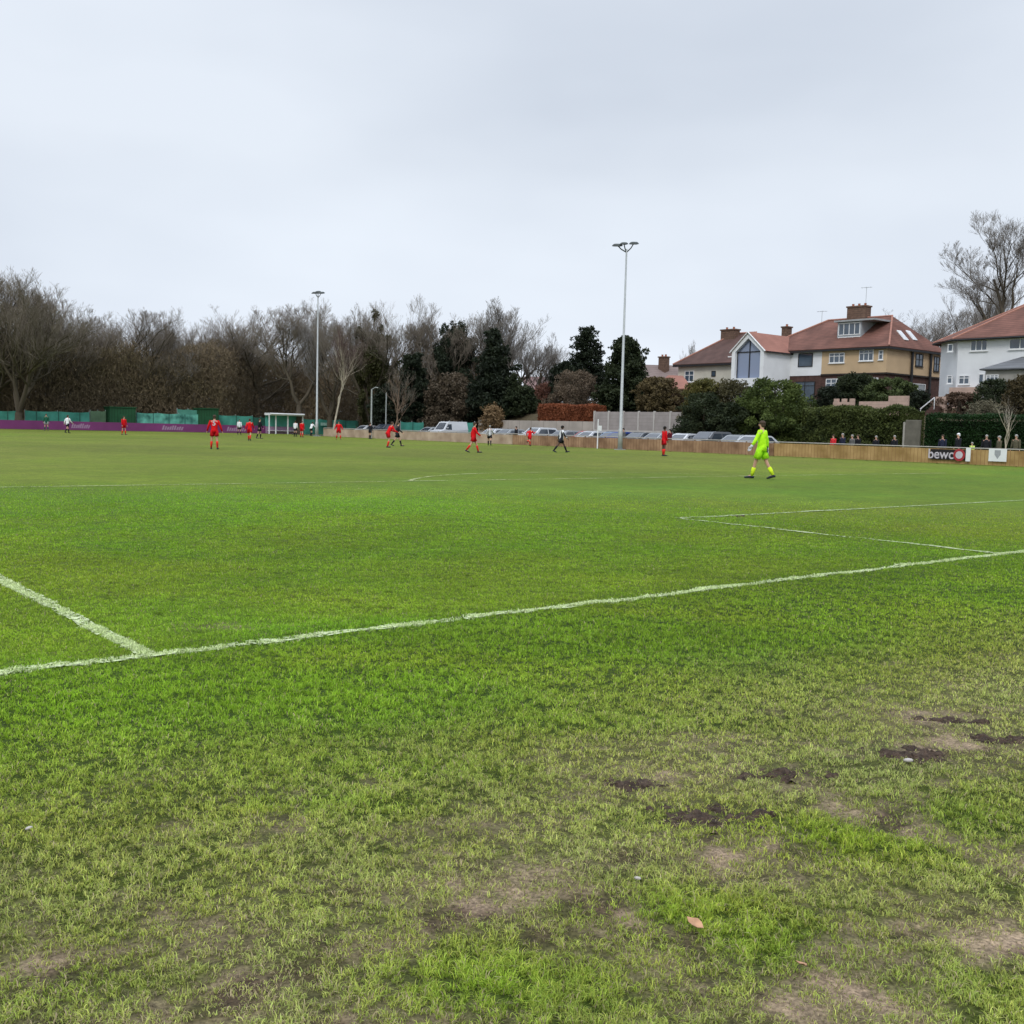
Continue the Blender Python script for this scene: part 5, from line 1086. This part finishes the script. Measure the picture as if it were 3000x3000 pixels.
# ------------------------------------------------------------------ people
def skin_body(name, pts, edges, rads, mt, parent):
    me = D.meshes.new(name); me.from_pydata(pts, edges, []); me.materials.append(mt); o = link(D.objects.new(name, me), parent)
    s = o.modifiers.new('skin', 'SKIN'); s.use_smooth_shade = True
    if not me.skin_vertices: me.attributes
    lay = me.skin_vertices[0].data if me.skin_vertices else None
    if lay is None:
        bm = bmesh.new(); bm.from_mesh(me); bm.verts.layers.skin.verify(); bm.to_mesh(me); bm.free(); lay = me.skin_vertices[0].data
    for i, r_ in enumerate(rads):
        r_ = r_ if isinstance(r_, tuple) else (r_, r_); lay[i].radius = r_; lay[i].use_root = (i == 0)
    b = o.modifiers.new('sub', 'SUBSURF'); b.levels = 1; b.render_levels = 2
    return o
def person(u, v, label, group, kit, pose='stand', face=0, H=None, vh=None, hair='hairbrown', skin='skin', X=None, glove=None, trousers=False, cap=None, amp=1.0, sleeves=True, arms=None, shl=.62, skt=.22):
    """u,v = feet in the photograph's ground; face = world heading in degrees (0 looks along +Y, 90 along -X)"""
    g = PG(u, v) if X is None else PX(u, v, X); gz_ = float(terrain(g[0], g[1])); dep = float(np.dot(g - CAM, RM[2]))
    if H is None: H = 1.78
    root = empty('person', (g[0], g[1], gz_), rad(face), label=label, cat='person', group=group); S = H / 1.80; root.scale = (S, S, S)
    # leg angles: forward swing, knee flex; arm angles: forward swing, outward, elbow flex
    P = {'stand': ((4, 3), (-3, 4), (5, 9, 12), (2, 9, 14)), 'stroll': ((19, 6), (-17, 14), (-24, 12, 20), (26, 12, 24)), 'walk': ((24, 8), (-22, 16), (-24, 12, 20), (26, 12, 24)), 'run': ((42, 40), (-30, 62), (-40, 16, 80), (42, 14, 85)),
         'stride': ((30, 6), (-30, 8), (-25, 14, 15), (22, 14, 20)), 'wide': ((6, 10), (-6, 12), (8, 26, 18), (4, 26, 22)), 'bend': ((18, 30), (6, 24), (30, 14, 40), (26, 14, 40)), 'crouch': ((80, 110), (60, 120), (40, 12, 50), (40, 12, 50))}[pose]
    splay = 9 if pose in ('wide', 'stand') else 3
    if pose == 'wide': splay = 14
    lean = {'run': 12, 'bend': 28, 'walk': 3, 'stride': 5, 'crouch': 25}.get(pose, 1)
    def rot(a, L, out=0): return Vector((L * math.sin(rad(out)), L * math.sin(rad(a)) * math.cos(rad(out)), -L * math.cos(rad(a)) * math.cos(rad(out))))
    J = {}; pel = Vector((0, 0, .96)); J['pel'] = pel
    for s, (a, k) in zip((-1, 1), P[:2]):
        hp = pel + Vector((s * .095, 0, -.03)); kn = hp + rot(a, .43, s * splay * .6); an = kn + rot(a - k, .42, s * splay * .4); J['hip', s] = hp; J['kn', s] = kn; J['an', s] = an
        pitch_ = (a - k) if abs(a - k) > 20 else 0; toe = an + Vector((s * .02, .17 * math.cos(rad(pitch_)), -.055 + .17 * math.sin(rad(pitch_)) * .6)); J['toe', s] = toe; J['heel', s] = an + Vector((0, -.04, -.05))
    low = min(min(J['an', s].z - .085, J['toe', s].z - .03) for s in (-1, 1)); off = Vector((0, 0, -low))
    for k_ in list(J): J[k_] = J[k_] + off
    pel = J['pel']; ln = rad(lean); upv = Vector((0, math.sin(ln), math.cos(ln))); J['wst'] = pel + upv * .18; J['chs'] = pel + upv * .40; J['nk'] = pel + upv * .53; hd = pel + upv * .60 + Vector((0, .01, .0)); J['hb'] = hd; J['hc'] = hd + Vector((0, .012, .095)); J['ht'] = hd + Vector((0, .0, .17))
    for s, (a, o_, e_) in zip((-1, 1), (arms or P[2:])):
        sh = pel + upv * .47 + Vector((s * .185, 0, 0)); el = sh + rot(a, .29, s * o_); wr_ = el + rot(a + e_, .25, s * o_ * .7); J['sh', s] = sh; J['el', s] = el; J['wr', s] = wr_; J['pm', s] = wr_ + (wr_ - el).normalized() * .07
    sk = M[skin]; sc = 1
    pts = []; ed = []; rd = []
    def add(p, r_, par=None): pts.append(tuple(p)); rd.append(r_); (ed.append((par, len(pts) - 1)) if par is not None else None); return len(pts) - 1
    i0 = add(J['pel'], (.14, .105)); i1 = add(J['wst'], (.125, .09), i0); i2 = add(J['chs'], (.155, .105), i1); i3 = add(J['nk'], .056, i2); i4 = add(J['hb'], (.052, .058), i3); i5 = add(J['hc'], (.072, .092), i4); i6 = add(J['ht'], (.055, .07), i5)
    add(J['hc'] + Vector((0, .105, -.025)), .012, i5)
    for s in (-1, 1):
        a = add(J['sh', s], .062, i2); b = add(J['el', s], .04, a); c = add(J['wr', s], .028, b); d = add(J['pm', s], (.034, .018), c)
        dr = (J['wr', s] - J['el', s]).normalized(); sd_ = Vector((0, 1, 0)).cross(dr).normalized(); fwd = dr.cross(sd_)
        for q, Lf in ((-.024, .062), (-.008, .075), (.008, .072), (.022, .056)):
            f1 = add(J['pm', s] + fwd * q + dr * Lf * .5, .0085, d); add(J['pm', s] + fwd * q * 1.1 + dr * Lf - sd_ * s * .015, .0075, f1)
        t1 = add(J['wr', s] + fwd * .03 + dr * .03, .010, c); add(J['wr', s] + fwd * .048 + dr * .065, .009, t1)
        a = add(J['hip', s], .088, i0); b = add(J['kn', s], .055, a); c = add(J['an', s], .036, b); add(J['toe', s], (.034, .022), c)
    skin_body('body', pts, ed, rd, sk, root)
    top, bot, sock, boot = kit
    if top:
        mb = MB(); mb.tube([J['pel'] - upv * .11, J['pel'] + upv * .03, J['wst'], J['chs'], J['chs'] + upv * .07, J['nk'] - upv * .0], [(.180, .142), (.174, .134), (.162, .122), (.188, .13), (.165, .11), (.072, .07)], 14)
        for s in (-1, 1):
            e_ = J['wr', s] if sleeves else J['el', s] + (J['sh', s] - J['el', s]) * .15
            if sleeves: mb.tube([J['sh', s] - Vector((s * .09, 0, 0)), J['sh', s] + Vector((s * .005, 0, .0)), J['sh', s] + (J['el', s] - J['sh', s]) * .4, J['el', s], e_], [.072, .080, .066, .056, .040], 10)
            else: mb.tube([J['sh', s] - Vector((s * .09, 0, 0)), J['sh', s] + Vector((s * .005, 0, 0)), J['sh', s] + (J['el', s] - J['sh', s]) * .4, e_], [.072, .082, .074, .072], 10)
        mb.build('jacket' if trousers else 'shirt', M[top], root, smooth=True)
    mb = MB(); mb.tube([J['pel'] + upv * .08, J['pel'], J['pel'] - upv * .09], [(.158, .118), (.172, .130), (.165, .125)], 14)
    for s in (-1, 1):
        if trousers: mb.tube([J['hip', s] + Vector((0, 0, .03)), J['hip', s] + (J['kn', s] - J['hip', s]) * .5, J['kn', s], J['an', s] + Vector((0, 0, -.02))], [.103, .092, .072, .06], 10)
        else: mb.tube([J['hip', s] + Vector((0, 0, .03)), J['hip', s] + (J['kn', s] - J['hip', s]) * .35, J['hip', s] + (J['kn', s] - J['hip', s]) * shl], [.105, .110, .112], 10)
    mb.build('trousers' if trousers else 'shorts', M[bot], root, smooth=True)
    for s in (-1, 1):
        if sock and not trousers: MB().tube([J['kn', s] + (J['an', s] - J['kn', s]) * skt, J['kn', s] + (J['an', s] - J['kn', s]) * (skt + .22), J['an', s] - Vector((0, 0, .01))], [.058, .062, .043], 10).build('sock', M[sock], root, smooth=True)
        MB().tube([J['heel', s] + Vector((0, -.03, .0)), J['heel', s] + Vector((0, .03, .012)), (J['heel', s] + J['toe', s]) / 2 + Vector((0, .02, .01)), J['toe', s] + Vector((0, .02, 0)), J['toe', s] + Vector((0, .06, -.005))], [.03, (.042, .046), (.046, .04), (.045, .028), .018], 10).build('boot', M[boot], root, smooth=True)
        if glove:
            dr = (J['wr', s] - J['el', s]).normalized(); sd_ = Vector((0, 1, 0)).cross(dr).normalized(); fwd = dr.cross(sd_); gm = MB(); gm.tube([J['wr', s] - dr * .05, J['wr', s], J['pm', s]], [.044, .046, (.055, .035)], 10)
            for q, Lf in ((-.034, .085), (-.012, .098), (.012, .095), (.033, .078)): gm.tube([J['pm', s] + fwd * q * .8 - dr * .02, J['pm', s] + fwd * q + dr * Lf * .5, J['pm', s] + fwd * q * 1.1 + dr * Lf - sd_ * s * .02], [.016, .016, .012], 7)
            gm.tube([J['wr', s] + fwd * .02, J['wr', s] + fwd * .055 + dr * .04, J['wr', s] + fwd * .07 + dr * .085], [.017, .017, .013], 7); gm.build('glove', M[glove], root, smooth=True)
    c = J['hc']; mb = MB(); mb.ball(c + Vector((0, -.016, .035)), (.087, .105, .085), 14, 10, zmin=-.25); mb.ball(c + Vector((0, -.045, -.02)), (.078, .07, .075), 12, 8)
    (mb.build('hat', M[cap], root, smooth=True) if cap else mb.build('hair', M[hair], root, smooth=True))
    return root, J, dep
RK = ('red', 'redsh', 'redsock', 'boot'); WK = ('stripe', 'kitblack', 'kitblack', 'boot'); BK = ('kitblack', 'kitblack', 'kitblack', 'boot'); WP = ('kitwhite', 'kitblack', 'kitblack', 'boot')
GP_R, GP_W, GP_B = 'players in red kit', 'players in black and white kit', 'figures in all black kit'
# world heading: the camera looks towards azimuth 39 deg; 0 = +Y, negative turns towards +X
K, KJ, _ = person(2228, 1403, 'goalkeeper in neon yellow green kit walking away with pale gloves', None, ('neon', 'neonsh', 'neonsock', 'boot'), 'stroll', 16, glove='glove', H=1.97, arms=((12, 34, 12), (-12, 18, 14)), shl=.74, skt=.40)
text('1', .30, M['kitblack'], K, (.08, -.142, .86), name='shorts_number', rz=0, bold=.015)
R1, J1, _ = person(628, 1316, 'largest red player at left, back turned with white number', GP_R, RK, 'stand', -30, H=1.80, arms=((6, 24, 14), (2, 24, 14)))
text('5', .34, M['printwhite'], R1, (0, -.145, 1.33), name='shirt_number', rz=0, bold=.01)
person(363, 1274, 'red player farthest left against the purple hoarding', GP_R, RK, 'stand', -160, H=1.72)
person(731, 1291, 'red player standing just left of the black-clad referee', GP_R, RK, 'walk', -35, H=1.78)
person(884, 1281, 'red player shoulder to shoulder with a white shirt by the dugout', GP_R, RK, 'stand', -60, H=1.74)
person(992, 1288, 'red player with feet apart between the thin floodlight and the pole', GP_R, RK, 'wide', 150, H=1.76)
person(1136, 1311, 'red player leaning forward beside a player in black', GP_R, RK, 'bend', -100, H=1.82)
person(1387, 1326, 'red player standing in the middle, in front of the dark bushes', GP_R, RK, 'walk', -120, H=1.84)
person(1551, 1307, 'red player running in front of the white van', GP_R, RK, 'run', -70, H=1.72)
person(1944, 1336, 'dark haired red player standing right of the tall floodlight', GP_R, RK, 'stand', -110, H=1.86, hair='hairblack', skin='darkskin')
person(198, 1269, 'player in white shirt and black shorts farthest left by the hoarding', GP_W, WP, 'walk', -60, H=1.74)
person(701, 1274, 'slim player in white top and black shorts left of the red player by the referee', GP_W, WP, 'stand', 170, H=1.72)
person(865, 1279, 'player in white shirt left of a red player in front of the dugout', GP_W, WP, 'stand', -60, H=1.74)
person(911, 1277, 'player in white shirt and dark shorts right of the dugout, leaning', GP_W, WP, 'bend', -70, H=1.76)
person(1434, 1305, 'striped player right of the middle red player', GP_W, WK, 'walk', -40, H=1.74, hair='hairgrey')
person(1643, 1326, 'striped player striding left with legs apart near the thin white post', GP_W, WK, 'stride', -120, H=1.84, hair='hairblack', skin='darkskin')
person(760, 1285, 'referee in black standing right of a red player with feet apart', GP_B, BK, 'wide', -140, H=1.80)
person(1084, 1286, 'figure in black standing at the foot of the bent-arm pole', GP_B, BK, 'stand', -80, H=1.74)
person(1164, 1307, 'figure in black right of the leaning red player', GP_B, BK, 'walk', -120, H=1.78)
person(136, 1262, 'distant figure in dark green top against the purple hoarding', None, ('kitgreen', 'greytrack', 'kitgreen', 'boot'), 'stand', 160, H=1.8)
SG = 'spectators behind the ochre fence'
def spec(u, X, vh, label, top, hair='hairgrey', face=70, pose='stand', H=None, bot='jeans', cap=None, **k):
    g = PX(u, 1300, X); z = PX(u, vh, X)[2]; return person(u, 1330, label, SG, (top, bot, None, 'boot'), pose, face, H=H or min(1.88, max(1.5, z)), hair=hair, X=X, trousers=True, cap=cap, **k)
spec(2440, 58.0, 1272, 'spectator in a bright red jacket leaning on the fence', 'coatred', 'hairbrown', 80)
spec(2467, 58.2, 1268, 'spectator in dark navy right beside the red jacket', 'navy', 'hairgrey', 75)
spec(2495, 58.4, 1272, 'spectator in dark grey third from the left along the fence', 'coatgrey', 'hairgrey', 75)
spec(2512, 58.9, 1272, 'spectator in black standing close behind the one in dark grey', 'kitblack', 'hairbrown', 75)
spec(2565, 58.2, 1275, 'white haired spectator in black alone before the shaggy hedge', 'kitblack', 'hairgrey', 85)
spec(2619, 58.2, 1274, 'grey haired spectator in black near the right end of the shaggy hedge', 'kitblack', 'hairgrey', 85)
spec(2760, 58.4, 1272, 'broad spectator in navy above the black advert board', 'navy', 'hairbrown', 90)
spec(2806, 58.2, 1266, 'spectator with white hat in black behind the red roundel', 'kitblack', 'hairgrey', 60, cap='plastic')
spec(2847, 58.8, 1292, 'small figure in a yellow high-visibility vest behind the fence', 'vest', 'hairgrey', 70, H=1.35)
spec(2888, 58.2, 1272, 'spectator in a black and pale grey coat left of the white crest board', 'kitblack', 'hairgrey', 110)
spec(2926, 58.2, 1275, 'spectator in olive and black above the white crest board', 'coatolive', 'hairgrey', 50)
spec(2975, 60.0, 1270, 'faint spectator in an olive coat farthest right behind the fence', 'coatolive', 'hairgrey', 90)
def sp2(u, X, label, top, H): person(u, 1300, label, 'people among the parked cars', (top, 'jeans', None, 'boot'), 'stand', 80, H=H, hair='hairblack', X=X, trousers=True)
sp2(1512, 58.2, 'figure in black behind the fence left of the running red player', 'kitblack', 1.7)
sp2(1962, 58.3, 'figure in a dark maroon coat right behind the last red player', 'maroon', 1.75)
sp2(1826, 58.3, 'figure in grey partly hidden by the tall floodlight mast', 'coatgrey', 1.75)
